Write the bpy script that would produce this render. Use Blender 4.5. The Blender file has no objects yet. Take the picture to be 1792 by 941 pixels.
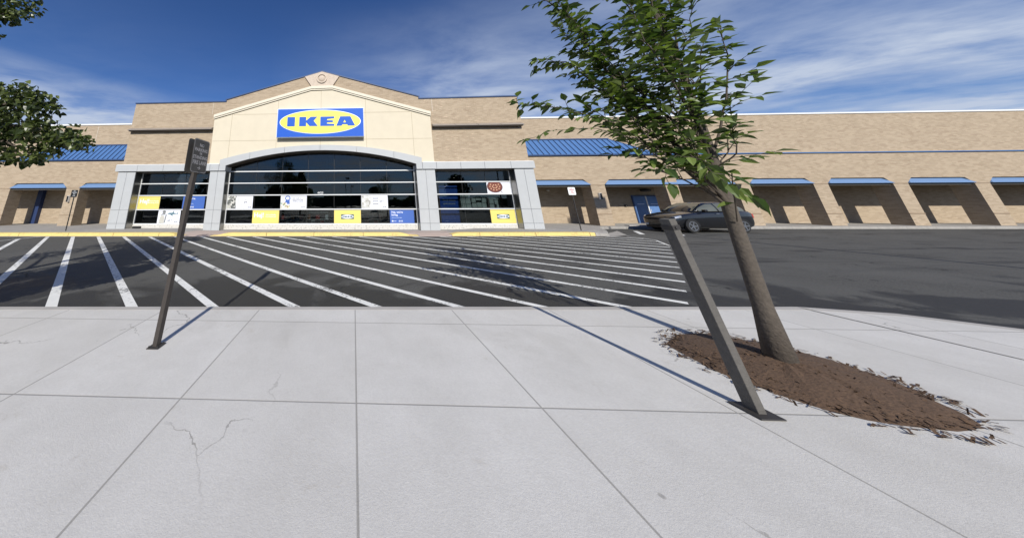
import bpy, bmesh, math, random
from mathutils import Vector, Matrix, noise
R=math.radians
random.seed(7)
sc=bpy.context.scene
# ---------------------------------------------------------------- camera
CAMH=1.75
def cam_axes(yaw,pitch,roll):
    y,p,r=R(yaw),R(pitch),R(roll)
    f=Vector((-math.sin(y)*math.cos(p),math.cos(y)*math.cos(p),math.sin(p)))
    rt=Vector((math.cos(y),math.sin(y),0)); up=rt.cross(f)
    return rt*math.cos(r)-up*math.sin(r), up*math.cos(r)+rt*math.sin(r), f
rt,up,fw=cam_axes(2.26,14.96,0.2)
cd=bpy.data.cameras.new('camera'); cam=bpy.data.objects.new('camera',cd); sc.collection.objects.link(cam)
m=Matrix((rt,up,-fw)).transposed().to_4x4(); m.translation=Vector((0,0,CAMH)); cam.matrix_world=m
cd.sensor_fit='HORIZONTAL'; cd.sensor_width=36; cd.lens=451/1792*36
cd.shift_x=(896-600)/1792; cd.shift_y=-(470.5-236)/1792
cd.clip_start=0.05; cd.clip_end=2000
sc.camera=cam
# ---------------------------------------------------------------- sky, sun, exposure
SUN=Vector((0.04,-1,0.64)).normalized()       # towards the sun
EL=math.asin(SUN.z); AZ=math.atan2(SUN.x,SUN.y)
w=bpy.data.worlds.new('World'); sc.world=w; w.use_nodes=True
nt=w.node_tree; nt.nodes.clear()
def N(nt,t,**k):
    n=nt.nodes.new(t)
    for a,b in k.items():
        if a=='inp':
            for i,v in b.items(): n.inputs[i].default_value=v
        else: setattr(n,a,b)
    return n
def L(nt,a,b): nt.links.new(a,b)
sky=N(nt,'ShaderNodeTexSky',sky_type='NISHITA',sun_disc=False,sun_elevation=EL,sun_rotation=AZ,air_density=1.0,dust_density=0.08,ozone_density=2.6)
tc=N(nt,'ShaderNodeTexCoord')
sep=N(nt,'ShaderNodeSeparateXYZ'); L(nt,tc.outputs['Generated'],sep.inputs[0])
# cirrus: project the direction on a high flat layer
zz=N(nt,'ShaderNodeMath',operation='MAXIMUM',inp={1:0.03}); L(nt,sep.outputs[2],zz.inputs[0])
dx=N(nt,'ShaderNodeMath',operation='DIVIDE'); L(nt,sep.outputs[0],dx.inputs[0]); L(nt,zz.outputs[0],dx.inputs[1])
dy=N(nt,'ShaderNodeMath',operation='DIVIDE'); L(nt,sep.outputs[1],dy.inputs[0]); L(nt,zz.outputs[0],dy.inputs[1])
cb=N(nt,'ShaderNodeCombineXYZ'); L(nt,dx.outputs[0],cb.inputs[0]); L(nt,dy.outputs[0],cb.inputs[1])
mp=N(nt,'ShaderNodeMapping',inp={2:(0,0,R(-30)),3:(0.75,1.35,1)}); L(nt,cb.outputs[0],mp.inputs[0])
n1=N(nt,'ShaderNodeTexNoise',inp={'Scale':1.5,'Detail':12,'Roughness':0.60,'Distortion':0.25}); L(nt,mp.outputs[0],n1.inputs['Vector'])
n2=N(nt,'ShaderNodeTexNoise',inp={'Scale':0.32,'Detail':3,'Roughness':0.5}); L(nt,cb.outputs[0],n2.inputs['Vector'])
r1=N(nt,'ShaderNodeMapRange',inp={1:0.34,2:0.84}); L(nt,n1.outputs[0],r1.inputs[0])
r2=N(nt,'ShaderNodeMapRange',inp={1:0.30,2:0.55}); L(nt,n2.outputs[0],r2.inputs[0])
# fewer clouds to the upper left and at the zenith, more low down and to the right
r3=N(nt,'ShaderNodeMapRange',inp={1:0.68,2:0.36,3:0.0,4:1.0}); L(nt,sep.outputs[2],r3.inputs[0])
r4=N(nt,'ShaderNodeMapRange',inp={1:-0.30,2:0.30,3:0.05,4:0.85}); L(nt,sep.outputs[0],r4.inputs[0])
r5=N(nt,'ShaderNodeMapRange',inp={1:0.36,2:0.22,3:0.0,4:1.0}); L(nt,sep.outputs[2],r5.inputs[0])
mx=N(nt,'ShaderNodeMath',operation='MAXIMUM'); L(nt,r4.outputs[0],mx.inputs[0]); L(nt,r5.outputs[0],mx.inputs[1])
def MUL(nt,a,b):
    n=N(nt,'ShaderNodeMath',operation='MULTIPLY'); L(nt,a,n.inputs[0])
    if isinstance(b,(int,float)): n.inputs[1].default_value=b
    else: L(nt,b,n.inputs[1])
    return n.outputs[0]
veil=N(nt,'ShaderNodeMath',operation='ADD',inp={1:0.20}); L(nt,r1.outputs[0],veil.inputs[0])
cm=MUL(nt,MUL(nt,MUL(nt,veil.outputs[0],r2.outputs[0]),r3.outputs[0]),mx.outputs[0])
cm2=N(nt,'ShaderNodeMath',operation='MULTIPLY',use_clamp=True,inp={1:1.6}); L(nt,cm,cm2.inputs[0])
tint=N(nt,'ShaderNodeMix',data_type='RGBA',blend_type='MULTIPLY',inp={0:1.0}); L(nt,sky.outputs[0],tint.inputs[6]); tint.inputs[7].default_value=(0.70,1.08,1.72,1)
mix=N(nt,'ShaderNodeMix',data_type='RGBA',blend_type='MIX'); L(nt,cm2.outputs[0],mix.inputs[0]); L(nt,tint.outputs[2],mix.inputs[6]); mix.inputs[7].default_value=(8.6,9.9,12.4,1)
bg=N(nt,'ShaderNodeBackground',inp={1:0.060}); L(nt,mix.outputs[2],bg.inputs[0])
wo=N(nt,'ShaderNodeOutputWorld'); L(nt,bg.outputs[0],wo.inputs[0])
sl=bpy.data.lights.new('sun','SUN'); sl.energy=5.0; sl.angle=R(0.5); sl.color=(1,0.955,0.88)
so=bpy.data.objects.new('sun',sl); sc.collection.objects.link(so); so.rotation_euler=SUN.to_track_quat('Z','Y').to_euler()
sc.view_settings.view_transform='Standard'; sc.view_settings.look='None'; sc.view_settings.exposure=0.0; sc.view_settings.gamma=1
sc.view_settings.use_curve_mapping=False
sc.render.engine='CYCLES'; sc.cycles.max_bounces=6; sc.cycles.diffuse_bounces=2; sc.cycles.transparent_max_bounces=12
sc.cycles.use_denoising=True; sc.cycles.caustics_reflective=False; sc.cycles.caustics_refractive=False
# ---------------------------------------------------------------- helpers
C=sc.collection
class MB:
    def __init__(s): s.v=[]; s.f=[]; s.mi=[]; s.cur=0
    def add(s,vs,fs):
        b=len(s.v); s.v+= [tuple(p) for p in vs]; s.f+=[tuple(b+i for i in f) for f in fs]; s.mi+=[s.cur]*len(fs); return s
    def box(s,x0,x1,y0,y1,z0,z1,mat=None):
        vs=[Vector((x,y,z)) for z in (z0,z1) for y in (y0,y1) for x in (x0,x1)]
        if mat is not None: vs=[mat@v for v in vs]
        return s.add(vs,[(0,2,3,1),(4,5,7,6),(0,1,5,4),(2,6,7,3),(0,4,6,2),(1,3,7,5)])
    def prism(s,poly,y0,y1):
        """poly in XZ, extruded in Y"""
        from mathutils.geometry import tessellate_polygon
        tri=tessellate_polygon([[Vector((x,z,0)) for x,z in poly]])
        n=len(poly); vs=[(x,y0,z) for x,z in poly]+[(x,y1,z) for x,z in poly]
        a=sum(poly[i][0]*poly[(i+1)%n][1]-poly[(i+1)%n][0]*poly[i][1] for i in range(n))
        fs=[]
        for t in tri:
            t=tuple(t); ar=(poly[t[1]][0]-poly[t[0]][0])*(poly[t[2]][1]-poly[t[0]][1])-(poly[t[2]][0]-poly[t[0]][0])*(poly[t[1]][1]-poly[t[0]][1])
            if ar<0: t=t[::-1]
            fs.append(t); fs.append(tuple(i+n for i in t[::-1]))
        for i in range(n):
            j=(i+1)%n
            fs.append((i,i+n,j+n,j) if a>0 else (i,j,j+n,i+n))
        return s.add(vs,fs)
    def tube(s,pts,rad,seg=8,cap=True):
        pts=[Vector(p) for p in pts]; rad=rad if isinstance(rad,(list,tuple)) else [rad]*len(pts)
        vs=[];fs=[];pa=None
        for i,p in enumerate(pts):
            d=(pts[min(i+1,len(pts)-1)]-pts[max(i-1,0)]).normalized()
            if pa is None: a=d.orthogonal().normalized()
            else:
                a=pa-d*pa.dot(d); a=a.normalized() if a.length>1e-6 else d.orthogonal().normalized()
            pa=a; b=d.cross(a)
            for k in range(seg):
                t=2*math.pi*k/seg; vs.append(p+(a*math.cos(t)+b*math.sin(t))*rad[i])
        for i in range(len(pts)-1):
            for k in range(seg):
                k2=(k+1)%seg; fs.append((i*seg+k,i*seg+k2,(i+1)*seg+k2,(i+1)*seg+k))
        if cap: fs.append(tuple(range(seg))[::-1]); fs.append(tuple((len(pts)-1)*seg+k for k in range(seg)))
        return s.add(vs,fs)
    def build(s,name,mats,parent=None,smooth=False,bevel=0,loc=None):
        me=bpy.data.meshes.new(name); me.from_pydata(s.v,[],s.f)
        mats=mats if isinstance(mats,(list,tuple)) else [mats]
        for q in mats: me.materials.append(q)
        for p,i in zip(me.polygons,s.mi): p.material_index=min(i,len(mats)-1); p.use_smooth=smooth
        me.validate(); me.update()
        o=bpy.data.objects.new(name,me); C.objects.link(o)
        if parent is not None: o.parent=parent
        if loc is not None: o.location=loc
        if bevel:
            b=o.modifiers.new('bevel','BEVEL'); b.width=bevel; b.segments=2; b.limit_method='ANGLE'; b.angle_limit=R(40)
        return o
def tag(o,label=None,cat=None,group=None,kind=None):
    if label: o['label']=label
    if cat: o['category']=cat
    if group: o['group']=group
    if kind: o['kind']=kind
    return o
def empty(name,loc=(0,0,0),rz=0):
    o=bpy.data.objects.new(name,None); C.objects.link(o); o.location=loc; o.rotation_euler=(0,0,rz); o.empty_display_size=.3; return o
def st(name,mb,mat): return tag(mb.build(name,mat),kind='structure')
def text_mesh(body,size,bold=0.0,align='LEFT',sx=1.0):
    cu=bpy.data.curves.new('t','FONT'); cu.body=body; cu.size=size; cu.offset=bold; cu.align_x=align; cu.resolution_u=2
    ob=bpy.data.objects.new('t',cu); C.objects.link(ob)
    dg=bpy.context.evaluated_depsgraph_get(); me=bpy.data.meshes.new_from_object(ob.evaluated_get(dg))
    vs=[(v.co.x*sx,v.co.y) for v in me.vertices]; fs=[tuple(p.vertices) for p in me.polygons]
    bpy.data.objects.remove(ob); bpy.data.curves.remove(cu); bpy.data.meshes.remove(me)
    return vs,fs
def add_text(mb,body,size,x,y,z,bold=0.0,align='LEFT',sx=1.0,mat=None):
    vs,fs=text_mesh(body,size,bold,align,sx)
    p=[Vector((x+a,y,z+b)) for a,b in vs] if mat is None else [mat@Vector((a,0,b)) for a,b in vs]
    mb.add(p,fs)
# ---------------------------------------------------------------- materials
def mat_new(name):
    m=bpy.data.materials.new(name); m.use_nodes=True; nt=m.node_tree
    return m,nt,nt.nodes['Principled BSDF']
def simple(name,col,rough=0.6,metal=0.0,var=0.12,scale=6,spec=0.5,bump=0.0,bscale=60,coat=0,detail=5):
    m,nt,b=mat_new(name)
    b.inputs['Roughness'].default_value=rough; b.inputs['Metallic'].default_value=metal; b.inputs['Specular IOR Level'].default_value=spec
    if coat: b.inputs['Coat Weight'].default_value=coat; b.inputs['Coat Roughness'].default_value=0.04
    t=N(nt,'ShaderNodeTexCoord'); n=N(nt,'ShaderNodeTexNoise',inp={'Scale':scale,'Detail':detail,'Roughness':0.6}); L(nt,t.outputs['Object'],n.inputs['Vector'])
    mx=N(nt,'ShaderNodeMix',data_type='RGBA'); L(nt,n.outputs[0],mx.inputs[0])
    mx.inputs[6].default_value=tuple(max(c*(1-var),0) for c in col)+(1,); mx.inputs[7].default_value=tuple(min(c*(1+var),1) for c in col)+(1,)
    L(nt,mx.outputs[2],b.inputs['Base Color'])
    if bump:
        n2=N(nt,'ShaderNodeTexNoise',inp={'Scale':bscale,'Detail':4}); L(nt,t.outputs['Object'],n2.inputs['Vector'])
        bp=N(nt,'ShaderNodeBump',inp={'Strength':bump,'Distance':0.01}); L(nt,n2.outputs[0],bp.inputs['Height']); L(nt,bp.outputs[0],b.inputs['Normal'])
    return m
def math_(nt,op,a,b=None,clamp=False):
    n=N(nt,'ShaderNodeMath',operation=op,use_clamp=clamp)
    for i,v in ((0,a),(1,b)):
        if v is None: continue
        if isinstance(v,(int,float)): n.inputs[i].default_value=v
        else: L(nt,v,n.inputs[i])
    return n.outputs[0]
def rng(nt,v,a,b,c=0,d=1):
    n=N(nt,'ShaderNodeMapRange',inp={1:a,2:b,3:c,4:d}); L(nt,v,n.inputs[0]); return n.outputs[0]
def noi(nt,vec,scale,detail=4,rough=0.55,dist=0):
    n=N(nt,'ShaderNodeTexNoise',inp={'Scale':scale,'Detail':detail,'Roughness':rough,'Distortion':dist}); L(nt,vec,n.inputs['Vector']); return n.outputs[0]
def mixc(nt,f,a,b,blend='MIX'):
    n=N(nt,'ShaderNodeMix',data_type='RGBA',blend_type=blend)
    for i,v in ((0,f),(6,a),(7,b)):
        if isinstance(v,(int,float)): n.inputs[i].default_value=v
        elif isinstance(v,tuple): n.inputs[i].default_value=v+(1,) if len(v)==3 else v
        else: L(nt,v,n.inputs[i])
    return n.outputs[2]
def mapv(nt,vec,scale=(1,1,1),loc=(0,0,0),rot=(0,0,0)):
    n=N(nt,'ShaderNodeMapping',inp={1:loc,2:rot,3:scale}); L(nt,vec,n.inputs[0]); return n.outputs[0]
def brick_mat(name,streaks=False):
    m,nt,b=mat_new(name); b.inputs['Roughness'].default_value=0.85; b.inputs['Specular IOR Level'].default_value=0.25
    t=N(nt,'ShaderNodeTexCoord'); s=N(nt,'ShaderNodeSeparateXYZ'); L(nt,t.outputs['Object'],s.inputs[0])
    xy=math_(nt,'ADD',s.outputs[0],s.outputs[1]); c=N(nt,'ShaderNodeCombineXYZ'); L(nt,xy,c.inputs[0]); L(nt,s.outputs[2],c.inputs[1])
    v=c.outputs[0]
    br=N(nt,'ShaderNodeTexBrick',offset=0.5,inp={'Color1':(0.450,0.358,0.254,1),'Color2':(0.350,0.272,0.188,1),'Mortar':(0.43,0.375,0.295,1),'Scale':1.0,'Mortar Size':0.006,'Mortar Smooth':0.3,'Bias':0.15,'Brick Width':0.30,'Row Height':0.098})
    L(nt,v,br.inputs['Vector'])
    f=noi(nt,mapv(nt,v,(2.2,9,1)),1.5,6,0.7)
    col=mixc(nt,rng(nt,f,0.40,0.78,0,0.22),br.outputs['Color'],(0.27,0.205,0.135))
    f2=noi(nt,v,0.35,4,0.6)
    col=mixc(nt,rng(nt,f2,0.3,0.7,0,0.22),col,(0.50,0.41,0.30))
    # odd darker bricks
    wn=N(nt,'ShaderNodeTexVoronoi',voronoi_dimensions='2D',inp={'Scale':1.0,'Randomness':1.0}); L(nt,mapv(nt,v,(3.3,10.2,1)),wn.inputs['Vector'])
    s2=N(nt,'ShaderNodeSeparateColor'); L(nt,wn.outputs['Color'],s2.inputs[0])
    col=mixc(nt,rng(nt,s2.outputs[0],0.82,0.9,0,0.22),col,(0.22,0.15,0.10))
    if streaks:
        g=noi(nt,mapv(nt,v,(0.8,10,1)),2.1,5,0.7)
        mx_=math_(nt,'MULTIPLY',rng(nt,s.outputs[0],2.0,5.6),rng(nt,s.outputs[0],12,7.0))
        col=mixc(nt,math_(nt,'MULTIPLY',rng(nt,g,0.60,0.64,0,0.8),mx_),col,(0.80,0.62,0.46))
        ml=rng(nt,s.outputs[0],-9,-11.5,0,0)
    L(nt,col,b.inputs['Base Color'])
    bp=N(nt,'ShaderNodeBump',invert=True,inp={'Strength':0.35,'Distance':0.012}); L(nt,br.outputs['Fac'],bp.inputs['Height']); L(nt,bp.outputs[0],b.inputs['Normal'])
    return m
M={}
M['brick']=brick_mat('brick',True)
M['brick_wing']=brick_mat('brick_wing')
M['stucco']=simple('stucco',(0.645,0.58,0.45),0.9,var=0.07,scale=1.6,bump=0.25,bscale=220,spec=0.2)
M['stucco_trim']=simple('stucco_trim',(0.70,0.645,0.525),0.9,var=0.06,scale=3,bump=0.2,bscale=200,spec=0.2)
M['groove']=simple('groove',(0.10,0.10,0.075),0.9)
M['pinkstone']=simple('pinkstone',(0.56,0.47,0.38),0.9,var=0.2,scale=5,bump=0.4,bscale=60,detail=8)
M['clad']=simple('clad',(0.44,0.455,0.46),0.55,var=0.07,scale=2.0,bump=0.05,bscale=120,spec=0.4)
M['clad_dark']=simple('clad_dark',(0.16,0.17,0.18),0.7)
M['jamb']=simple('jamb',(0.27,0.265,0.25),0.33,metal=1.0,var=0.25,scale=3)
M['blue_metal']=simple('blue_metal',(0.065,0.155,0.35),0.5,var=0.08,scale=1.4,spec=0.5)
M['blue_band']=simple('blue_band',(0.125,0.215,0.38),0.6,var=0.06,scale=2)
M['blue_seam']=simple('blue_seam',(0.03,0.065,0.16),0.6)
M['navy']=simple('navy',(0.02,0.04,0.12),0.5)
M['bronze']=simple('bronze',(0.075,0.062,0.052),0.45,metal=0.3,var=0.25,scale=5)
M['bronze_lit']=simple('bronze_lit',(0.27,0.235,0.20),0.5,var=0.25,scale=9)  # ledge tops: sunlit grey painted into the dark brown metal's colour
M['door']=simple('door_blue',(0.10,0.20,0.42),0.55,var=0.35,scale=3,detail=8)
M['white']=simple('white',(0.78,0.79,0.78),0.5,var=0.05,scale=5)
M['alu']=simple('alu',(0.70,0.715,0.72),0.4,var=0.05,scale=5)
M['black']=simple('black',(0.012,0.012,0.012),0.5)
M['rubber']=simple('rubber',(0.018,0.018,0.018),0.75,bump=0.3,bscale=40)
M['dark_room']=simple('dark_room',(0.10,0.10,0.105),0.9)
M['soffit']=simple('soffit',(0.20,0.19,0.17),0.9)
M['sign_blue']=simple('sign_blue',(0.018,0.105,0.52),0.55,var=0.06,scale=0.7,spec=0.2)
M['sign_yellow']=simple('sign_yellow',(0.88,0.78,0.09),0.5,var=0.03,scale=3)
M['sign_edge']=simple('sign_edge',(0.62,0.72,0.88),0.4)
M['pier_band']=simple('pier_band',(0.30,0.225,0.155),0.9)
M['p_white']=simple('poster_white',(0.74,0.76,0.82),0.5,var=0.03,scale=2)
M['p_yellow']=simple('poster_yellow',(0.74,0.62,0.17),0.5,var=0.06,scale=30)
M['p_blue']=simple('poster_blue',(0.05,0.125,0.42),0.5,var=0.06,scale=3)
M['p_green']=simple('poster_green',(0.02,0.09,0.11),0.5)
M['p_grey']=simple('poster_grey',(0.20,0.21,0.21),0.5)
M['p_lgrey']=simple('poster_lgrey',(0.50,0.52,0.54),0.5)
M['ink']=simple('ink',(0.05,0.05,0.06),0.5)
M['inkl']=simple('ink_light',(0.28,0.29,0.32),0.5)
M['steel']=simple('steel',(0.050,0.042,0.036),0.75,metal=0.0,var=0.35,scale=18,bump=0.15,bscale=90)
M['steel_dark']=simple('steel_dark',(0.045,0.042,0.04),0.6,metal=0.2,var=0.3,scale=20)
M['plate_back']=simple('plate_back',(0.085,0.08,0.072),0.7,var=0.3,scale=16)
M['plate_text']=simple('plate_text',(0.42,0.40,0.38),0.7)
M['post_grey']=simple('post_grey',(0.105,0.098,0.088),0.85,var=0.35,scale=24,bump=0.5,bscale=70,detail=8)
M['red']=simple('red',(0.45,0.03,0.03),0.5)
M['concrete']=simple('concrete',(0.42,0.40,0.37),0.9,var=0.22,scale=2.2,bump=0.25,bscale=120,detail=9)
M['mulch']=simple('mulch',(0.10,0.06,0.035),0.95,var=0.6,scale=40,bump=0.9,bscale=50,detail=8)
# picture of a messy shelf / collage on a poster
def collage(name,cols,scale):
    m,nt,b=mat_new(name); t=N(nt,'ShaderNodeTexCoord')
    v=N(nt,'ShaderNodeTexVoronoi',inp={'Scale':scale}); L(nt,t.outputs['Object'],v.inputs['Vector'])
    s=N(nt,'ShaderNodeSeparateColor'); L(nt,v.outputs['Color'],s.inputs[0])
    r=N(nt,'ShaderNodeValToRGB'); e=r.color_ramp.elements
    r.color_ramp.interpolation='CONSTANT'
    e[0].position=0; e[0].color=cols[0]+(1,); e[1].position=1/len(cols); e[1].color=cols[1]+(1,)
    for i,c in enumerate(cols[2:]): q=e.new((i+2)/len(cols)); q.color=c+(1,)
    L(nt,s.outputs[0],r.inputs[0]); L(nt,r.outputs[0],b.inputs['Base Color']); return m
M['pic_room']=collage('pic_room',[(0.08,0.085,0.08),(0.35,0.36,0.34),(0.65,0.66,0.62),(0.2,0.21,0.2),(0.5,0.5,0.46)],9)
M['pic_cart']=collage('pic_cart',[(0.55,0.55,0.52),(0.35,0.34,0.31),(0.68,0.68,0.65),(0.5,0.5,0.45)],8)
M['pic_mix']=collage('pic_mix',[(0.6,0.6,0.5),(0.22,0.36,0.26),(0.65,0.62,0.3),(0.32,0.22,0.12),(0.7,0.7,0.68)],10)
# window sill stone
def sill_mat():
    m,nt,b=mat_new('sill_paint'); b.inputs['Roughness'].default_value=0.9
    t=N(nt,'ShaderNodeTexCoord'); v=t.outputs['Object']
    col=mixc(nt,rng(nt,noi(nt,v,9,6,0.7),0.54,0.60,0,0.75),(0.60,0.585,0.54),(0.26,0.245,0.225))
    col=mixc(nt,rng(nt,noi(nt,v,2.5,3),0.4,0.7,0,0.3),col,(0.58,0.54,0.46))
    L(nt,col,b.inputs['Base Color']); return m
M['sill']=sill_mat()
# glass: dark tinted transparent + reflection, slight waviness of the panes
def glass_mat(name,tint=0.30,wav=0.010,refl=1.0):
    m=bpy.data.materials.new(name); m.use_nodes=True; nt=m.node_tree; nt.nodes.clear()
    t=N(nt,'ShaderNodeTexCoord'); n=N(nt,'ShaderNodeTexNoise',inp={'Scale':0.9,'Detail':2}); L(nt,mapv(nt,t.outputs['Object'],(0.8,1,2.2)),n.inputs['Vector'])
    bp=N(nt,'ShaderNodeBump',inp={'Strength':1.0,'Distance':wav}); L(nt,n.outputs[0],bp.inputs['Height'])
    g=N(nt,'ShaderNodeBsdfGlossy',inp={'Roughness':0.0,'Color':(0.66*refl,0.68*refl,0.68*refl,1)}); L(nt,bp.outputs[0],g.inputs['Normal'])
    tr=N(nt,'ShaderNodeBsdfTransparent',inp={'Color':(tint*0.93,tint,tint*1.0,1)})
    fr=N(nt,'ShaderNodeFresnel',inp={'IOR':1.75}); mx=N(nt,'ShaderNodeMixShader'); L(nt,fr.outputs[0],mx.inputs[0]); L(nt,tr.outputs[0],mx.inputs[1]); L(nt,g.outputs[0],mx.inputs[2])
    o=N(nt,'ShaderNodeOutputMaterial'); L(nt,mx.outputs[0],o.inputs[0]); return m
M['glass']=glass_mat('shop_glass',0.60,0.0022)
M['carglass']=glass_mat('car_glass',0.55,0.0)
# asphalt
def asphalt_mat():
    m,nt,b=mat_new('asphalt'); b.inputs['Specular IOR Level'].default_value=0.3
    t=N(nt,'ShaderNodeTexCoord'); v=t.outputs['Object']; s=N(nt,'ShaderNodeSeparateXYZ'); L(nt,v,s.inputs[0])
    grain=noi(nt,v,38,4,0.85); fine=noi(nt,v,9,6,0.65); broad=noi(nt,v,0.35,4,0.6)
    col=mixc(nt,rng(nt,grain,0.36,0.70),(0.034,0.034,0.032),(0.165,0.162,0.148))
    col=mixc(nt,rng(nt,fine,0.3,0.7,0,0.35),col,(0.066,0.066,0.061))
    col=mixc(nt,rng(nt,broad,0.35,0.65,0,0.4),col,(0.125,0.124,0.115))
    # darker seal patches near the front and streaks to the right
    pn=noi(nt,v,0.55,5,0.6,0.5)
    near=rng(nt,s.outputs[1],7.6,5.2)
    patch=math_(nt,'MULTIPLY',rng(nt,math_(nt,'ADD',pn,math_(nt,'MULTIPLY',near,0.20)),0.56,0.63),rng(nt,s.outputs[1],9.0,6.5),True)
    st_=noi(nt,mapv(nt,v,(0.35,1.5,1),rot=(0,0,R(8))),1.0,6,0.65)
    right=math_(nt,'MULTIPLY',rng(nt,s.outputs[0],-1,4),rng(nt,s.outputs[1],7.5,9.5))
    patch2=math_(nt,'MULTIPLY',rng(nt,st_,0.54,0.64),right)
    pm=math_(nt,'MAXIMUM',patch,patch2)
    col=mixc(nt,math_(nt,'MULTIPLY',pm,0.78),col,(0.020,0.020,0.019))
    # cracks
    ww=N(nt,'ShaderNodeTexNoise',inp={'Scale':1.3,'Detail':5}); L(nt,v,ww.inputs['Vector'])
    wv=N(nt,'ShaderNodeVectorMath',operation='SCALE'); L(nt,ww.outputs['Color'],wv.inputs[0]); wv.inputs['Scale'].default_value=1.3
    wa=N(nt,'ShaderNodeVectorMath',operation='ADD'); L(nt,v,wa.inputs[0]); L(nt,wv.outputs[0],wa.inputs[1])
    vo=N(nt,'ShaderNodeTexVoronoi',feature='DISTANCE_TO_EDGE',inp={'Scale':0.36}); L(nt,wa.outputs[0],vo.inputs['Vector'])
    vo2=N(nt,'ShaderNodeTexVoronoi',feature='DISTANCE_TO_EDGE',inp={'Scale':1.5}); L(nt,wa.outputs[0],vo2.inputs['Vector'])
    cr=math_(nt,'MULTIPLY',rng(nt,vo.outputs[0],0.007,0.002),rng(nt,noi(nt,v,0.3,2),0.50,0.58))
    cr2=math_(nt,'MULTIPLY',rng(nt,vo2.outputs[0],0.018,0.004),rng(nt,noi(nt,v,0.5,2),0.60,0.64))
    crk=math_(nt,'MAXIMUM',cr,cr2)
    # the long seam parallel to the shop
    seam=math_(nt,'ABSOLUTE',math_(nt,'ADD',math_(nt,'SUBTRACT',s.outputs[1],9.15),math_(nt,'MULTIPLY',noi(nt,v,1.2,4),0.06)))
    crk=math_(nt,'MAXIMUM',crk,math_(nt,'MULTIPLY',rng(nt,seam,0.028,0.008),0.7))
    col=mixc(nt,math_(nt,'MULTIPLY',crk,0.8),col,(0.014,0.014,0.014))
    L(nt,col,b.inputs['Base Color'])
    L(nt,rng(nt,pm,0,1,0.88,0.62),b.inputs['Roughness'])
    bp=N(nt,'ShaderNodeBump',inp={'Strength':0.55,'Distance':0.012}); L(nt,math_(nt,'SUBTRACT',grain,math_(nt,'MULTIPLY',crk,0.8)),bp.inputs['Height']); L(nt,bp.outputs[0],b.inputs['Normal'])
    return m
M['asphalt']=asphalt_mat()
def paint_mat(name,col0,worn,thr=0.60):
    m,nt,b=mat_new(name); b.inputs['Roughness'].default_value=0.75
    t=N(nt,'ShaderNodeTexCoord'); v=t.outputs['Object']
    n=math_(nt,'ADD',math_(nt,'MULTIPLY',noi(nt,v,14,6,0.75),0.6),math_(nt,'MULTIPLY',noi(nt,v,1.1,3),0.42))
    ww=N(nt,'ShaderNodeTexNoise',inp={'Scale':3,'Detail':5}); L(nt,v,ww.inputs['Vector'])
    wa=N(nt,'ShaderNodeVectorMath',operation='ADD'); L(nt,v,wa.inputs[0]); L(nt,ww.outputs['Color'],wa.inputs[1])
    vo=N(nt,'ShaderNodeTexVoronoi',feature='DISTANCE_TO_EDGE',inp={'Scale':2.2}); L(nt,wa.outputs[0],vo.inputs['Vector'])
    cr=math_(nt,'MULTIPLY',rng(nt,vo.outputs[0],0.03,0.008),rng(nt,noi(nt,v,0.8,2),0.50,0.56))
    f=math_(nt,'MAXIMUM',rng(nt,n,thr,thr+0.05),cr)
    c=mixc(nt,rng(nt,noi(nt,v,4,5,0.7),0.35,0.75,0,0.5),col0,tuple(x*0.78 for x in col0))
    L(nt,mixc(nt,math_(nt,'MULTIPLY',f,0.9),c,worn),b.inputs['Base Color']); return m
M['paint']=paint_mat('road_paint',(0.80,0.80,0.76),(0.09,0.09,0.086),0.56)
M['yellow_kerb']=paint_mat('yellow_kerb',(0.74,0.58,0.20),(0.42,0.30,0.12),0.60)
def leaf_mat(name,c1,c2,tr=0.35,pw=1.4):
    m,nt,b=mat_new(name); g=N(nt,'ShaderNodeNewGeometry'); col=mixc(nt,math_(nt,'POWER',g.outputs['Random Per Island'],pw),c1,c2)
    b.inputs['Roughness'].default_value=0.36; b.inputs['Specular IOR Level'].default_value=0.55
    L(nt,col,b.inputs['Base Color']); o=nt.nodes['Material Output']
    t=N(nt,'ShaderNodeBsdfTranslucent'); L(nt,mixc(nt,1.0,col,(0.9,1.0,0.35),'MULTIPLY'),t.inputs[0])
    mx=N(nt,'ShaderNodeMixShader',inp={0:tr}); L(nt,b.outputs[0],mx.inputs[1]); L(nt,t.outputs[0],mx.inputs[2]); L(nt,mx.outputs[0],o.inputs[0]); return m
M['leaf']=leaf_mat('leaf',(0.045,0.085,0.018),(0.24,0.31,0.09),0.38,1.7)
M['leaf2']=leaf_mat('leaf_round',(0.026,0.044,0.010),(0.18,0.22,0.07),0.30,2.0)
M['leaf_far']=leaf_mat('leaf_far',(0.03,0.06,0.015),(0.05,0.09,0.025),0.2)
M['bark']=simple('bark',(0.085,0.07,0.055),0.9,var=0.5,scale=30,bump=0.8,bscale=45)
M['twig']=simple('twig',(0.07,0.055,0.04),0.8,var=0.3)
# ---------------------------------------------------------------- key dimensions (metres)
F=17.95      # face of the grey columns
G=18.67      # glass plane
W=20.5       # wing walls
BK=22.95     # back wall of the colonnades
W2=21.5      # upper wing walls
def kerbY(x): return 15.43+0.014*x
# ---------------------------------------------------------------- ground
g=MB(); g.add([(-400,-400,0),(400,-400,0),(400,400,0),(-400,400,0)],[(0,1,2,3)]); st('ground',g,M['asphalt'])
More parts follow.
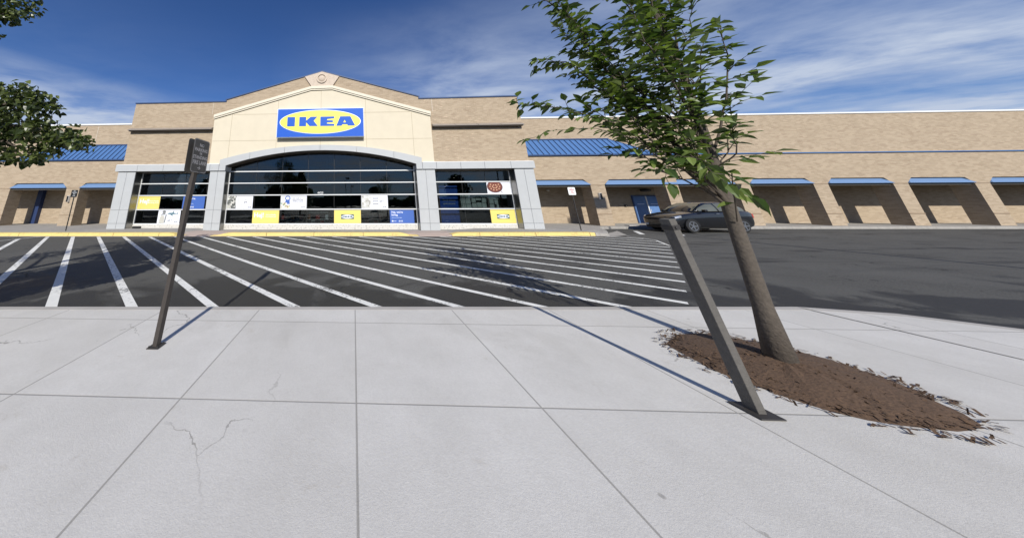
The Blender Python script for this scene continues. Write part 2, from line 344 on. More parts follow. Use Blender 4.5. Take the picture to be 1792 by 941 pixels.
# pavement in front of the shop, as a sheet with height
def sm(a,b,x):
    t=max(0,min(1,(x-a)/(b-a))); return t*t*(3-2*t)
def ramp(x):   # 1 where the kerb is dropped
    a=sm(-10.6,-9.9,x)*(1-sm(-7.9,-7.2,x)); b=sm(2.6,3.3,x)*(1-sm(5.2,5.9,x)); c=sm(13.3,14.2,x)
    return max(a,b,c)
def pave_h(x,y):
    base=0.15-0.09*sm(-11.2,-9.5,x)*(1-sm(6.5,8.5,x))*sm(16.3,17.8,y)
    r=ramp(x)*(1-sm(kerbY(x),17.3,y))
    return base*(1-r)+0.02*r
xs=[-45+i*0.5 for i in range(120)]; xs=[x for x in xs if x<=14.0]+[14.4,14.8,15.2,15.6,16,16.5,17,18,19,20,24,30,40,62]
def front(x):
    if x<=14: return kerbY(x)+0.50
    return kerbY(14)+0.50+ (3.6*sm(14,17.5,x))
ys=[0,0.12,0.25,0.4,0.6,0.8,1.0]
pv=MB(); n=len(ys)
vs=[];fs=[]
for x in xs:
    for t in ys:
        y=front(x)+t*(30-front(x))*(0.08 if False else 1)
        y=front(x)+(t**1.7)*(26-front(x)); vs.append((x,y,pave_h(x,y)))
for i in range(len(xs)-1):
    for j in range(n-1): a=i*n+j; fs.append((a,a+n,a+n+1,a+1))
# outer face down to the road
b0=len(vs)
for x in xs: vs.append((x,front(x),-0.05))
for i in range(len(xs)-1): fs.append((b0+i,b0+i+1,(i+1)*n,i*n))
pv.add(vs,fs)
def pave_mat():
    m,nt,b=mat_new('pavement'); b.inputs['Roughness'].default_value=0.9; t=N(nt,'ShaderNodeTexCoord'); v=t.outputs['Object']; s=N(nt,'ShaderNodeSeparateXYZ'); L(nt,v,s.inputs[0])
    col=mixc(nt,rng(nt,noi(nt,v,3,8,0.7),0.3,0.7),(0.30,0.285,0.26),(0.42,0.40,0.365))
    col=mixc(nt,rng(nt,noi(nt,v,30,3,0.7),0.3,0.8,0,0.3),col,(0.22,0.21,0.19))
    fx=math_(nt,'ABSOLUTE',math_(nt,'SUBTRACT',math_(nt,'FRACT',math_(nt,'DIVIDE',s.outputs[0],1.8)),0.5))
    fy=math_(nt,'ABSOLUTE',math_(nt,'SUBTRACT',math_(nt,'FRACT',math_(nt,'DIVIDE',s.outputs[1],1.5)),0.5))
    j=math_(nt,'MAXIMUM',rng(nt,fx,0.008,0.003),rng(nt,fy,0.010,0.004))
    col=mixc(nt,math_(nt,'MULTIPLY',j,0.6),col,(0.10,0.095,0.085))
    rp=math_(nt,'MAXIMUM',math_(nt,'MULTIPLY',rng(nt,s.outputs[0],-10.4,-10.0),rng(nt,s.outputs[0],-7.1,-7.5)),math_(nt,'MULTIPLY',rng(nt,s.outputs[0],2.8,3.2),rng(nt,s.outputs[0],5.9,5.5)))
    rp=math_(nt,'MULTIPLY',rp,rng(nt,s.outputs[1],17.6,17.4))
    col=mixc(nt,math_(nt,'MULTIPLY',rp,0.6),col,(0.50,0.37,0.31))
    L(nt,col,b.inputs['Base Color']); return m
M['pave']=pave_mat()
st('pavement',pv,M['pave'])
# yellow kerb, in poured lengths; dropped at the two ramps
def kerb_len(x0,x1,mat,name='kerb'):
    k=MB(); nn=max(2,int((x1-x0)/0.25)+1); X=[x0+(x1-x0)*i/(nn-1) for i in range(nn)]
    vs=[];fs=[]
    for x in X:
        h=0.17*(1-ramp(x))+0.025*ramp(x); y=kerbY(x)
        pr=[(y,-0.03),(y+0.015,h-0.03),(y+0.045,h),(y+0.498,h-0.002),(y+0.498,-0.03)]
        vs+=[(x,a,b) for a,b in pr]
    for i in range(nn-1):
        for j in range(4): a=i*5+j; fs.append((a,a+5,a+6,a+1))
    fs+= [(0,1,2,3,4),tuple((nn-1)*5+q for q in (4,3,2,1,0))]
    k.add(vs,fs); return st(name,k,mat)
x=-45.0
segs=[]
while x<13.2:
    l=random.uniform(2.6,3.4); x1=min(x+l,13.25); segs.append((x,x1)); x=x1
for a,b_ in segs:
    mid=(a+b_)/2
    # split at ramp bounds
    cuts=[a]+[c for c in (-9.8,-8.2,3.8,5.45) if a+0.2<c<b_-0.2]+[b_]
    for c0,c1 in zip(cuts[:-1],cuts[1:]):
        mid=(c0+c1)/2; inr=(-9.8<mid<-8.2) or (3.8<mid<5.45)
        kerb_len(c0+0.013,c1-0.013,M['pave'] if inr else M['yellow_kerb'])
kerb_len(13.26,14.0,M['pave'])
# gutter pan
gt=MB(); gt.add([(x_,kerbY(x_)-d,0.004) for x_ in (-45,14) for d in (0.27,0.0)],[(0,2,3,1)])
gt.add([(14,kerbY(14)-0.27,0.004),(14,front(14),0.004),(15.3,16.05,0.004),(16.9,18.3,0.004),(16.0,17.6,0.004)],[(0,2,3,4,1)])
st('gutter',gt,M['pave'])
# island the photographer stands on
def isl(x): return 4.75+0.03*x
ip=[]; 
for x_ in [-40,-30,-20,-10,-5,0,4,7]: ip.append((x_,isl(x_)))
for k in range(9):
    t=math.pi/2-k*math.pi/8; ip.append((7.0+ (isl(7)+1.0)/2*math.cos(t)*0.9, (isl(7)-1.0)/2+ (isl(7)+1.0)/2*math.sin(t)))
ip+= [(-40,-1.0)]
def slab(poly,z0,z1,inset=0.0):
    mb=MB(); n=len(poly); vs=[(x,y,z1) for x,y in poly]+[(x,y,z0) for x,y in poly]
    mb.add(vs,[tuple(range(n-1,-1,-1))]+[(i,(i+1)%n,(i+1)%n+n,i+n) for i in range(n)]); return mb
cx=sum(p[0] for p in ip)/len(ip)
def inset(poly,d):
    out=[];n=len(poly)
    for i in range(n):
        p0=Vector(poly[i-1]);p1=Vector(poly[i]);p2=Vector(poly[(i+1)%n]); e1=(p1-p0).normalized(); e2=(p2-p1).normalized()
        nn=Vector((e1.y,-e1.x))+Vector((e2.y,-e2.x)); nn.normalize(); out.append(tuple(p1+nn*d))
    return out
inner=inset(ip,0.15)
kk=MB(); n=len(ip)
vs=[(x,y,-0.02) for x,y in ip]+[(x,y,0.14) for x,y in inset(ip,0.02)]+[(x,y,0.152) for x,y in inset(ip,0.03)]+[(x,y,0.152) for x,y in inner]+[(x,y,0.12) for x,y in inner]
kk.add(vs,[(r*n+i,r*n+(i+1)%n,(r+1)*n+(i+1)%n,(r+1)*n+i) for r in range(4) for i in range(n)]); st('kerb',kk,M['concrete'])
def walk_mat():
    m,nt,b=mat_new('island_concrete'); b.inputs['Roughness'].default_value=0.9; t=N(nt,'ShaderNodeTexCoord'); v=t.outputs['Object']; s=N(nt,'ShaderNodeSeparateXYZ'); L(nt,v,s.inputs[0])
    col=mixc(nt,rng(nt,noi(nt,v,1.1,8,0.7),0.3,0.7),(0.56,0.545,0.51),(0.68,0.665,0.63))
    col=mixc(nt,rng(nt,noi(nt,v,45,3,0.75),0.35,0.8,0,0.28),col,(0.38,0.36,0.33))
    col=mixc(nt,rng(nt,noi(nt,v,0.8,6,0.7,0.8),0.56,0.72,0,0.35),col,(0.42,0.40,0.36))
    fx=math_(nt,'ABSOLUTE',math_(nt,'SUBTRACT',math_(nt,'FRACT',math_(nt,'DIVIDE',s.outputs[0],1.5)),0.5))
    fy=math_(nt,'ABSOLUTE',math_(nt,'SUBTRACT',math_(nt,'FRACT',math_(nt,'DIVIDE',math_(nt,'ADD',s.outputs[1],0.35),1.5)),0.5))
    j=math_(nt,'MAXIMUM',rng(nt,fx,0.494,0.497),rng(nt,fy,0.494,0.497))
    col=mixc(nt,math_(nt,'MULTIPLY',j,0.65),col,(0.16,0.15,0.13))
    ww=N(nt,'ShaderNodeTexNoise',inp={'Scale':1.7,'Detail':6}); L(nt,v,ww.inputs['Vector'])
    wa=N(nt,'ShaderNodeVectorMath',operation='ADD'); L(nt,v,wa.inputs[0]); L(nt,ww.outputs['Color'],wa.inputs[1])
    vo=N(nt,'ShaderNodeTexVoronoi',feature='DISTANCE_TO_EDGE',inp={'Scale':0.42}); L(nt,wa.outputs[0],vo.inputs['Vector'])
    crk=math_(nt,'MULTIPLY',rng(nt,vo.outputs[0],0.004,0.001),rng(nt,noi(nt,v,0.5,2),0.50,0.56))
    col=mixc(nt,math_(nt,'MULTIPLY',crk,0.7),col,(0.15,0.14,0.12))
    gum=N(nt,'ShaderNodeTexVoronoi',inp={'Scale':2.3}); L(nt,v,gum.inputs['Vector'])
    sg=N(nt,'ShaderNodeSeparateColor'); L(nt,gum.outputs['Color'],sg.inputs[0])
    col=mixc(nt,math_(nt,'MULTIPLY',rng(nt,gum.outputs['Distance'],0.045,0.03),rng(nt,sg.outputs[0],0.62,0.66,0,0.6)),col,(0.20,0.19,0.175))
    cellx=math_(nt,'FLOOR',math_(nt,'ADD',math_(nt,'DIVIDE',s.outputs[0],1.5),0.0)); celly=math_(nt,'FLOOR',math_(nt,'DIVIDE',math_(nt,'ADD',s.outputs[1],0.35),1.5))
    cc=N(nt,'ShaderNodeCombineXYZ'); L(nt,cellx,cc.inputs[0]); L(nt,celly,cc.inputs[1]); wn=N(nt,'ShaderNodeTexWhiteNoise'); L(nt,cc.outputs[0],wn.inputs['Vector'])
    col=mixc(nt,rng(nt,wn.outputs[0],0,1,0,0.22),col,(0.46,0.44,0.40))
    rust=rng(nt,noi(nt,v,3.2,7,0.75,0.6),0.62,0.74,0,0.35); col=mixc(nt,rust,col,(0.34,0.29,0.22))
    L(nt,col,b.inputs['Base Color'])
    bp=N(nt,'ShaderNodeBump',inp={'Strength':0.4,'Distance':0.006}); L(nt,math_(nt,'SUBTRACT',noi(nt,v,90,4,0.7),j),bp.inputs['Height']); L(nt,bp.outputs[0],b.inputs['Normal'])
    return m
st('footpath',slab(inset(ip,0.156),0.0,0.150),walk_mat())
# ---------------------------------------------------------------- road markings
def strip(p,q,wd,z=0.004):
    p=Vector(p);q=Vector(q); d=(q-p).normalized(); nrm=Vector((-d.y,d.x))*wd/2
    mb=MB(); k=max(2,int((q-p).length/0.5)); vs=[]
    for i in range(k+1):
        c=p+(q-p)*i/k; vs+= [(c.x+nrm.x,c.y+nrm.y,z),(c.x-nrm.x,c.y-nrm.y,z)]
    mb.add(vs,[(2*i,2*i+1,2*i+3,2*i+2) for i in range(k)]); return mb
BR=[(14.62,14.75),(13.9,13.1),(12.9,11.9),(10.95,10.05),(7.75,7.045),(5.35,4.95)]   # right border
D=Vector((1,-0.948)).normalized()
def hit(p,d,a,b):
    a=Vector(a);b=Vector(b);e=b-a; den=d.x*e.y-d.y*e.x
    if abs(den)<1e-9: return None
    t=((a.x-p.x)*e.y-(a.y-p.y)*e.x)/den; u=((a.x-p.x)*d.y-(a.y-p.y)*d.x)/den
    return t if t>0.05 and 0<=u<=1 else None
for i in range(-8,23):
    x0=-15.86+1.467*i; p=Vector((x0,kerbY(x0)-0.29)); q0=None
    if x0<-17.8:
        t=(-17.8-x0)/D.x; p=p+D*t
    if p.x>14.5: break
    ts=[hit(p,D,a,b) for a,b in zip(BR[:-1],BR[1:])]+[hit(p,D,(-40,isl(-40)-0.03),(7,isl(7)-0.03))]
    ts=[t for t in ts if t]
    if not ts: continue
    st('painted_stripe',strip(p,p+D*min(ts),0.155+random.uniform(-.006,.006)),M['paint'])
st('painted_stripe',strip((-17.8,15.1),(-17.8,4.3),0.10,0.008),M['paint'])
st('painted_stripe',strip((14.73,15.5),(14.5,13.9),0.08,0.008),M['paint']); st('painted_stripe',strip((14.5,13.9),(13.15,12.1),0.08,0.008),M['paint'])
st('painted_stripe',strip((16.5,16.4),(18.0,18.3),0.22),M['paint']); st('painted_stripe',strip((18.0,15.8),(19.1,17.0),0.18),M['paint'])
# ---------------------------------------------------------------- the store
ST=tag(empty('store_building',(0,0,0)),'large tan brick store with gabled front, grey columns, dark glass and blue metal roofs','building')
ACX=-2.34
def arc(R_,cz,x0,x1,n=28): return [(x0+(x1-x0)*i/n, cz+math.sqrt(max(R_*R_-(x0+(x1-x0)*i/n-ACX)**2,0))) for i in range(n+1)]
RI=22.3; CI=5.42-RI; RO=25.9; CO=5.81-RO
arc_in=lambda n=28: arc(RI,CI,-9.03,4.35,n); arc_out=lambda n=28: arc(RO,CO,-9.48,4.75,n)
# brick gable wall with the arched opening cut out (behind the trims)
gable=[(-16.75,4.10),(-16.75,9.27),(-9.64,9.29),(-9.64,9.43),(-2.3,11.66),(4.95,9.40),(4.95,9.25),(12.06,9.30),(12.06,4.10),(4.60,4.10),(4.60,4.6)]+[(x,z+0.12) for x,z in arc_in()[::-1]]+[(-9.3,4.6),(-9.3,4.10)]
w1=MB(); w1.prism(gable,F+0.1,F+0.5); w1.box(-16.74,-16.4,F+0.5,W2+4,0.1,9.25); w1.box(11.7,12.05,F+0.5,W2+4,0.1,9.28); w1.build('brick_wall',M['brick'],ST)
# flat roof behind the gable
rf=MB(); rf.box(-16.6,11.9,F+0.5,W2+9,8.8,8.95); rf.build('roof',M['soffit'],ST)
jm=simple('joint_mortar',(0.58,0.53,0.45),0.9)
MB().box(5.86,5.885,F+0.094,F+0.0995,8.25,9.26).build('brick_joint',jm,ST); MB().box(-10.62,-10.60,F+0.094,F+0.0995,8.3,9.27).build('brick_joint',jm,ST)
MB().box(-23.02,-22.99,W2-0.005,W2+0.01,6.9,8.70).build('brick_joint',jm,ST)
# blue coping
cp=MB()
for (a,b) in (((-16.78,9.27),(-9.64,9.29)),((-9.68,9.43),(-2.3,11.66)),((-2.3,11.66),(5.0,9.40)),((4.93,9.25),(12.1,9.30))):
    cp.prism([a,b,(b[0],b[1]+0.085),(a[0],a[1]+0.085)],F+0.04,F+0.56)
cp.box(-9.70,-9.60,F+0.045,F+0.555,9.30,9.50); cp.box(4.91,4.99,F+0.045,F+0.555,9.27,9.46)
cp.build('coping',M['blue_seam'],ST)
# stucco panel
panel=[(-10.30,4.50),(-10.34,8.10),(-3.10,10.16),(-1.55,10.19),(5.64,8.07),(5.63,4.50),(4.74,4.50),(4.74,4.80)]+arc_out()[::-1][1:-1]+[(-9.48,4.80),(-9.48,4.50)]
sp=MB(); sp.prism(panel,F+0.02,F+0.099); sp.build('stucco_panel',M['stucco'],ST)
# raking cornice: two steps with dark grooves between
top=[(-10.36,8.20),(-3.12,10.36),(-1.5,10.39),(5.67,8.17)]
def rake(dz0,dz1,y0,mat,name):
    mb=MB()
    for a,b in zip(top[:-1],top[1:]):
        mb.prism([(a[0],a[1]-dz1),(b[0],b[1]-dz1),(b[0],b[1]-dz0),(a[0],a[1]-dz0)],y0,F+0.098)
    return mb.build(name,mat,ST)
rake(-0.02,0.19,F-0.10,M['stucco_trim'],'cornice'); rake(0.22,0.30,F-0.05,M['stucco_trim'],'cornice'); rake(0.195,0.215,F-0.03,M['groove'],'cornice_groove'); rake(0.305,0.33,F-0.01,M['groove'],'cornice_groove')
# stucco reveals
rv=MB()
def hline(z,x0,x1): rv.box(x0,x1,F+0.014,F+0.019,z-0.012,z+0.012)
def vline(x,z0,z1): rv.box(x-0.012,x+0.012,F+0.0135,F+0.0185,z0,z1)
def arch_z(x): return CO+math.sqrt(RO*RO-(x-ACX)**2)
hline(8.23,-8.9,-5.0); hline(8.23,0.4,4.2); hline(6.21,-10.28,5.6)
for x_ in (-9.0,-5.55,-2.33,0.98,4.3):
    zt=8.20+ (10.36-8.20)*(x_+10.36)/7.24 if x_<-3 else (10.38 if x_<-1.5 else 10.39-(x_+1.5)*(2.22/7.17))
    vline(x_,max(4.6,arch_z(x_)+0.02),zt-0.34)
rv.build('stucco_reveal',simple('reveal',(0.42,0.36,0.25),0.9),ST)
# keystone with round medallion
ks=MB(); ks.prism([(-3.10,10.42),(-1.48,10.42),(-0.98,11.20),(-2.3,11.62),(-3.62,11.22)],F-0.02,F+0.095); ks.build('keystone',M['pinkstone'],ST)
md=MB()
def ring(mb,cx,cz,r0,r1,y0,y1,n=36):
    vs=[];fs=[]
    for k in range(n):
        t=2*math.pi*k/n
        for r in (r0,r1):
            for y in (y0,y1): vs.append((cx+r*math.cos(t),y,cz+r*math.sin(t)))
    for k in range(n):
        a=k*4;b=((k+1)%n)*4; fs+=[(a,b,b+2,a+2),(a+1,a+3,b+3,b+1),(a+2,b+2,b+3,a+3),(a,a+1,b+1,b)]
    mb.add(vs,fs)
ring(md,-2.31,11.04,0.30,0.40,F-0.10,F-0.022); md.build('medallion',M['pinkstone'],ST)
dm=MB()
vs=[];fs=[];n=28
for r,h in ((0.27,0),(0.22,0.05),(0.12,0.085),(0.0,0.095)):
    for k in range(n): vs.append((-2.31+r*math.cos(2*math.pi*k/n),F-0.021-h,11.04+r*math.sin(2*math.pi*k/n)))
for q in range(3):
    for k in range(n): fs.append((q*n+k,q*n+(k+1)%n,(q+1)*n+(k+1)%n,(q+1)*n+k))
dm.add(vs,fs); dm.build('medallion_boss',M['pinkstone'],ST,smooth=True)
# dark ledges on the brick
def ledge(x0,x1):
    t=empty('ledge'); t.parent=ST
    a=MB(); k=4
    for i in range(k):
        u=x0+(x1-x0)*i/k+0.012; v=x0+(x1-x0)*(i+1)/k-0.012
        a.add([(u,F-0.24,7.10),(v,F-0.24,7.10),(v,F+0.098,7.30),(u,F+0.098,7.30),(u,F-0.24,7.06),(v,F-0.24,7.06),(v,F+0.098,7.06),(u,F+0.098,7.06)],
              [(0,1,2,3),(4,5,1,0),(7,6,5,4),(0,3,7,4),(1,5,6,2)])
    a.build('ledge_top',M['bronze_lit'],t)
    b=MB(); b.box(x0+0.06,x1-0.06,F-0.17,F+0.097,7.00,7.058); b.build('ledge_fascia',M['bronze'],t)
ledge(-16.70,-10.36); ledge(5.70,12.02)
# grey clad columns and frieze
def column(x0,x1,zb,joint=True):
    mb=MB(); xm=(x0+x1)/2; gp=0.009; y0=F; y1=G+0.25
    zz=[zb,0.50,1.38,4.02]
    for (a,b) in ((x0,xm-gp),(xm+gp,x1)):
        for z0,z1 in zip(zz[:-1],zz[1:]): mb.box(a,b,y0,y1-0.1,z0+(gp if z0!=zb else 0),z1-gp)
    t=empty('column'); t.parent=ST
    mb.build('column_panel',M['clad'],t,bevel=0.004)
    c=MB(); c.box(x0+0.02,x1-0.02,y0+0.02,y1,zb,4.01); c.build('column_core',M['clad_dark'],t)
    return t
cols=[(-16.88,-15.60),(-10.14,-9.03),(4.35,5.60),(10.93,12.20)]
for (a,b) in cols:
    t=column(a,b,0.02)
    j=MB()
    if a>-16: j.box(a-0.012,a-0.002,F+0.06,G-0.02,0.02,4.0)
    if b<12: j.box(b+0.002,b+0.012,F+0.06,G-0.02,0.02,4.0)
    if j.v: j.build('column_liner',M['jamb'],t)
def frieze(x0,x1,cuts):
    fz=MB(); xs_=[x0]+cuts+[x1]
    for a,b in zip(xs_[:-1],xs_[1:]): fz.box(a+0.008,b-0.008,F-0.10,G+0.1,4.03,4.50)
    t=empty('frieze'); t.parent=ST; fz.build('frieze_panel',M['clad'],t,bevel=0.006)
    a,b=x0+0.06,x1-0.06
    MB().box(a,b,F-0.05,G+0.12,4.055,4.47).build('frieze_core',M['clad_dark'],t)
    MB().box(a-0.03,b+0.03,F-0.06,F+0.16,4.50,4.53).build('flashing',M['white'],t)
frieze(-17.07,-9.50,[-15.45,-13.55,-11.75,-10.15]); frieze(4.76,12.28,[5.72,7.35,8.95,10.70])
# arch trim with joints
at_=MB()
ang=[-9.48,-7.35,-4.87,-2.33,0.25,2.85,4.75]
for q,(a,b) in enumerate(zip(ang[:-1],ang[1:])):
    ns=8; xo=[a+(b-a)*i/ns for i in range(ns+1)]
    xi=[max(-9.03,min(4.35,x)) for x in xo]
    if q==0: xi[0]=-9.03
    out=[(x+ (0.008 if i==0 else (-0.008 if i==ns else 0)),arch_z(x)) for i,x in enumerate(xo)]
    inn=[(x+ (0.008 if i==0 else (-0.008 if i==ns else 0)),CI+math.sqrt(RI*RI-(x-ACX)**2)) for i,x in enumerate(xi)]
    # drop duplicate inner points at the shoulders
    ii=[inn[0]]
    for p in inn[1:]:
        if abs(p[0]-ii[-1][0])>0.03: ii.append(p)
    poly=out+ii[::-1]
    if q==0: poly=[(-9.49,4.03)]+out+ii[::-1]+[(-9.03,4.03)]
    if q==5: poly=[(4.36,4.03),(4.75,4.03)][::-1]+[] ; poly=out+[(4.75,4.03),(4.35,4.03)]+ii[::-1]
    at_.prism(poly,F-0.10,G+0.02)
at_.build('arch_trim',M['clad'],ST)
# dark soffit strip inside arch
sf=MB(); ai=arc_in(24)
vs=[];fs=[]
for x_,z_ in ai: vs+=[(x_,F+0.02,z_-0.012),(x_,G-0.01,z_-0.012),(x_,F+0.02,z_-0.05),(x_,G-0.01,z_-0.05)]
for i in range(24): a=i*4; fs+=[(a,a+4,a+5,a+1),(a+2,a+3,a+7,a+6),(a,a+2,a+6,a+4)]
sf.add(vs,fs); sf.box(-15.58,-10.16,F+0.02,G-0.01,3.985,4.028); sf.box(5.62,10.91,F+0.02,G-0.01,3.985,4.028); sf.build('soffit_liner',M['bronze'],ST)
# windows
ROWS=[0.42,1.385,2.365,3.205]
def window(x0,x1,joints,arched,zb):
    t=empty('window'); t.parent=ST
    fr=MB(); hw=0.032
    topz=4.0
    for z in ROWS: fr.box(x0+0.05,x1-0.05,G-0.075,G-0.012,z-hw,z+hw)
    if arched: fr.box(x0+0.05,x1-0.05,G-0.074,G-0.012,4.045-0.034,4.045+0.034)
    else: fr.box(x0+0.05,x1-0.05,G-0.07,G-0.012,topz-0.03,topz)
    for xx in (x0,x1-0.05): fr.box(xx,xx+0.05,G-0.08,G-0.01,ROWS[0]-hw, (4.38 if arched else topz))
    fr.build('window_frame',M['alu'],t)
    jn=MB()
    for xj in joints: jn.box(xj-0.011,xj+0.011,G-0.011,G-0.001,ROWS[0],(CI+math.sqrt(RI*RI-(xj-ACX)**2)-0.02) if arched else topz-0.02)
    jn.build('pane_joint',M['black'],t)
    gl=MB(); edges=[x0]+joints+[x1]
    for a,b in zip(edges[:-1],edges[1:]):
        if arched:
            up_=[(a+(b-a)*i/5, CI+math.sqrt(RI*RI-(max(-9.03,min(4.35,a+(b-a)*i/5))-ACX)**2)) for i in range(6)]
            gl.prism([(a,ROWS[0]),(b,ROWS[0])]+up_[::-1],G,G+0.012)
        else: gl.box(a,b,G,G+0.012,ROWS[0],topz)
    gl.build('glass',M['glass'],t)
    s=MB(); s.box(x0,x1,G-0.10,G+0.2,zb-0.1,ROWS[0]-hw-0.002); s.build('sill',M['sill'],t)
    return t
window(-15.60,-10.14,[-13.94,-12.28,-10.62],False,0.0)
window(-9.03,4.35,[-7.05,-5.16,-3.26,-1.37,0.51,2.39],True,0.04)
window(5.60,10.93,[5.93,7.60,9.25],False,0.04)
# interior
it=MB(); it.box(-16.3,11.6,G+0.25,G+0.3,-0.1,0.05); it.add([(-16.3,G+0.2,0.06),(11.6,G+0.2,0.06),(11.6,28,0.06),(-16.3,28,0.06)],[(0,1,2,3)])
it.box(-16.3,11.6,28,28.2,0,8.7); it.box(-16.35,-16.3,G+.3,28,0,8.7); it.box(11.6,11.65,G+.3,28,0,8.7); it.box(-16.3,11.6,G+0.3,28,5.6,5.7)
it.build('shop_interior',M['dark_room'],ST)
# -------- wings
def wing(side):
    sgn=1 if side=='R' else -1
    xin=12.0 if side=='R' else -16.7
    xout=62 if side=='R' else -46
    X0,X1=min(xin,xout),max(xin,xout)
    # openings (x0,x1) and piers
    if side=='R': ops=[(13.0,17.87),(18.90,23.25),(24.15,28.2),(29.2,33.6),(34.6,39.0),(40.0,44.4),(45.4,49.8),(50.8,55.2)]
    else: ops=[(-22.25,-16.9),(-28.2,-23.36),(-33.5,-29.2),(-39,-34.6),(-44.5,-40.1)]
    wb=MB()
    ch=0.42
    # wall with chamfered openings, as one polygon per pier + a long lintel
    edges=sorted(ops)
    if side=='R': lint=[(o[0],o[1]) for o in edges]
    # lintel with notches (chamfers)
    poly=[(X0,5.30),(X1,5.30)] ; 
    low=[]
    for a,b in edges[::-1]:
        joinR = side=='R' and (abs(b-23.25)<.01); joinL= side=='R' and (abs(a-24.15)<.01)
        low+= [(b,3.07),(b-(0 if joinR else ch),3.46),(a+(0 if joinL else ch),3.46),(a,3.07)]
    clean=[]
    for p in low: clean.append(p)
    poly=[(X0,5.30)][:0]+[(X0,5.30),(X1,5.30)][::-1]
    poly=[(X1,3.07),(X1,5.30),(X0,5.30),(X0,3.07)]+[(x,z) for x,z in low[::-1]]
    wb.prism(poly,W,W+0.4)
    xs_=[X0]
    for a,b in edges: xs_+=[a,b]
    xs_.append(X1)
    wb.build('brick_wall',M['brick_wing'],ST)
    for i in range(0,len(xs_),2):
        a,b=xs_[i],xs_[i+1]
        if b-a<0.05: continue
        p=empty('brick_pier'); p.parent=ST
        q=MB(); q.box(a,b,W,W+0.85,0.1,3.068); q.build('pier_shaft',M['brick_wing'],p)
        for q in (MB().box(a+0.02,b-0.02,W-0.022,W-0.002,3.02,3.068),MB().box(a-0.02,b+0.02,W-0.025,W-0.002,0.93,0.985)): q.build('pier_band',M['pier_band'],p)
    # upper wall set back, white coping
    u=MB(); u.box(X0,X1,W2,W2+0.4,5.0,8.70); u.build('upper_wall',M['brick_wing'],ST)
    c=MB(); c.box(X0,X1,W2-0.06,W2+0.46,8.70,8.82); c.build('white_coping',M['white'],ST)
    # ledge between
    e=MB(); e.box(X0,X1,W,W2,5.25,5.295); e.build('ledge_roof',M['soffit'],ST)
    # sloping brick part beyond the blue roof: plain flashing line
    f=MB(); f.box(X0,X1,W-0.05,W+0.25,5.302,5.372); f.build('blue_flashing',M['blue_metal'],ST)
    # blue standing-seam roof
    if side=='R': xa,xb,xt=12.06,23.4,21.0
    else: xa,xb,xt=-16.75,-28.7,-26.3
    t=empty('metal_roof'); t.parent=ST
    r=MB(); y0,z0,y1,z1=W-0.10,5.38,W2-0.005,6.83
    vs=[(xa,y0,z0),(xb,y0,z0),(xt,y1,z1),(xa,y1,z1),(xa,y0,z0-0.06),(xb,y0,z0-0.06),(xb,y1,z0)]
    fs=[(0,1,2,3),(4,5,1,0),(1,6,2)]
    if sgn<0: fs=[f_[::-1] for f_ in fs]
    r.add(vs,fs); r.build('roof_sheet',M['blue_metal'],t)
    s_=MB(); k=0; xx=xa+sgn*0.22
    while (xx-xb)*sgn<0:
        fr_=1.0 if (xx-xt)*sgn<=0 else (xb-xx)/(xb-xt)
        p0=Vector((xx,y0,z0+0.001)); p1=Vector((xx,y0+(y1-y0)*fr_,z0+(z1-z0)*fr_))
        nrm=Vector((0,-(z1-z0),(y1-y0))).normalized()*0.05; hx=Vector((0.018,0,0))
        s_.add([p0-hx,p0+hx,p1+hx,p1-hx,p0-hx+nrm,p0+hx+nrm,p1+hx+nrm,p1-hx+nrm],[(4,5,6,7),(0,1,5,4),(0,4,7,3),(1,2,6,5),(2,3,7,6)])
        xx+=sgn*0.43
    s_.build('roof_seam',M['blue_seam'],t)
    hp=MB(); hp.tube([(xb,y0,z0),(xt,y1,z1)],0.035,6); hp.box(min(xa,xt),max(xa,xt),W2-0.09,W2-0.006,z1-0.03,z1+0.05); hp.box(min(xa,xb),max(xa,xb),y0-0.02,y0-0.001,z0-0.09,z0+0.012); hp.build('roof_trim',M['blue_seam'],t)
    # blue bands inside the openings
    for a,b in edges:
        jr=side=='R' and abs(b-23.25)<.01; jl=side=='R' and abs(a-24.15)<.01
        bm_=MB()
        a2=a if not jl else 23.25; 
        if jr or True:
            pl=[(a2+0.012,3.072),(b-0.012 if not jr else 23.25,3.072),((b-ch-0.01) if not jr else 23.25,3.452),((a+ch+0.01) if not jl else 23.25,3.452)]
        # sloping face: bottom proud, top recessed
        n=4; vs=[(x,(W-0.10 if z<3.2 else W+0.14),z) for x,z in pl]+[(x,W+0.20,z) for x,z in pl]
        bm_.add(vs,[(0,1,2,3),(7,6,5,4),(0,4,5,1),(1,5,6,2),(2,6,7,3),(3,7,4,0)]); bm_.build('blue_fascia',M['blue_band'],ST)
        so_=MB(); so_.box(a2+0.02,b-0.02 if not jr else 23.25,W+0.10,W+0.35,2.93,3.068); so_.build('fascia_return',M['soffit'],ST)
    # colonnade ceiling and back wall
    ce=MB(); ce.box(X0,X1,W+0.401,BK,3.10,3.2); ce.build('colonnade_ceiling',M['soffit'],ST)
    bw=MB()
    bw.box(X0,X1,BK,BK+0.3,0.1,3.2)
    bw.build('back_wall',M['brick_wing'],ST)
wing('L'); wing('R')
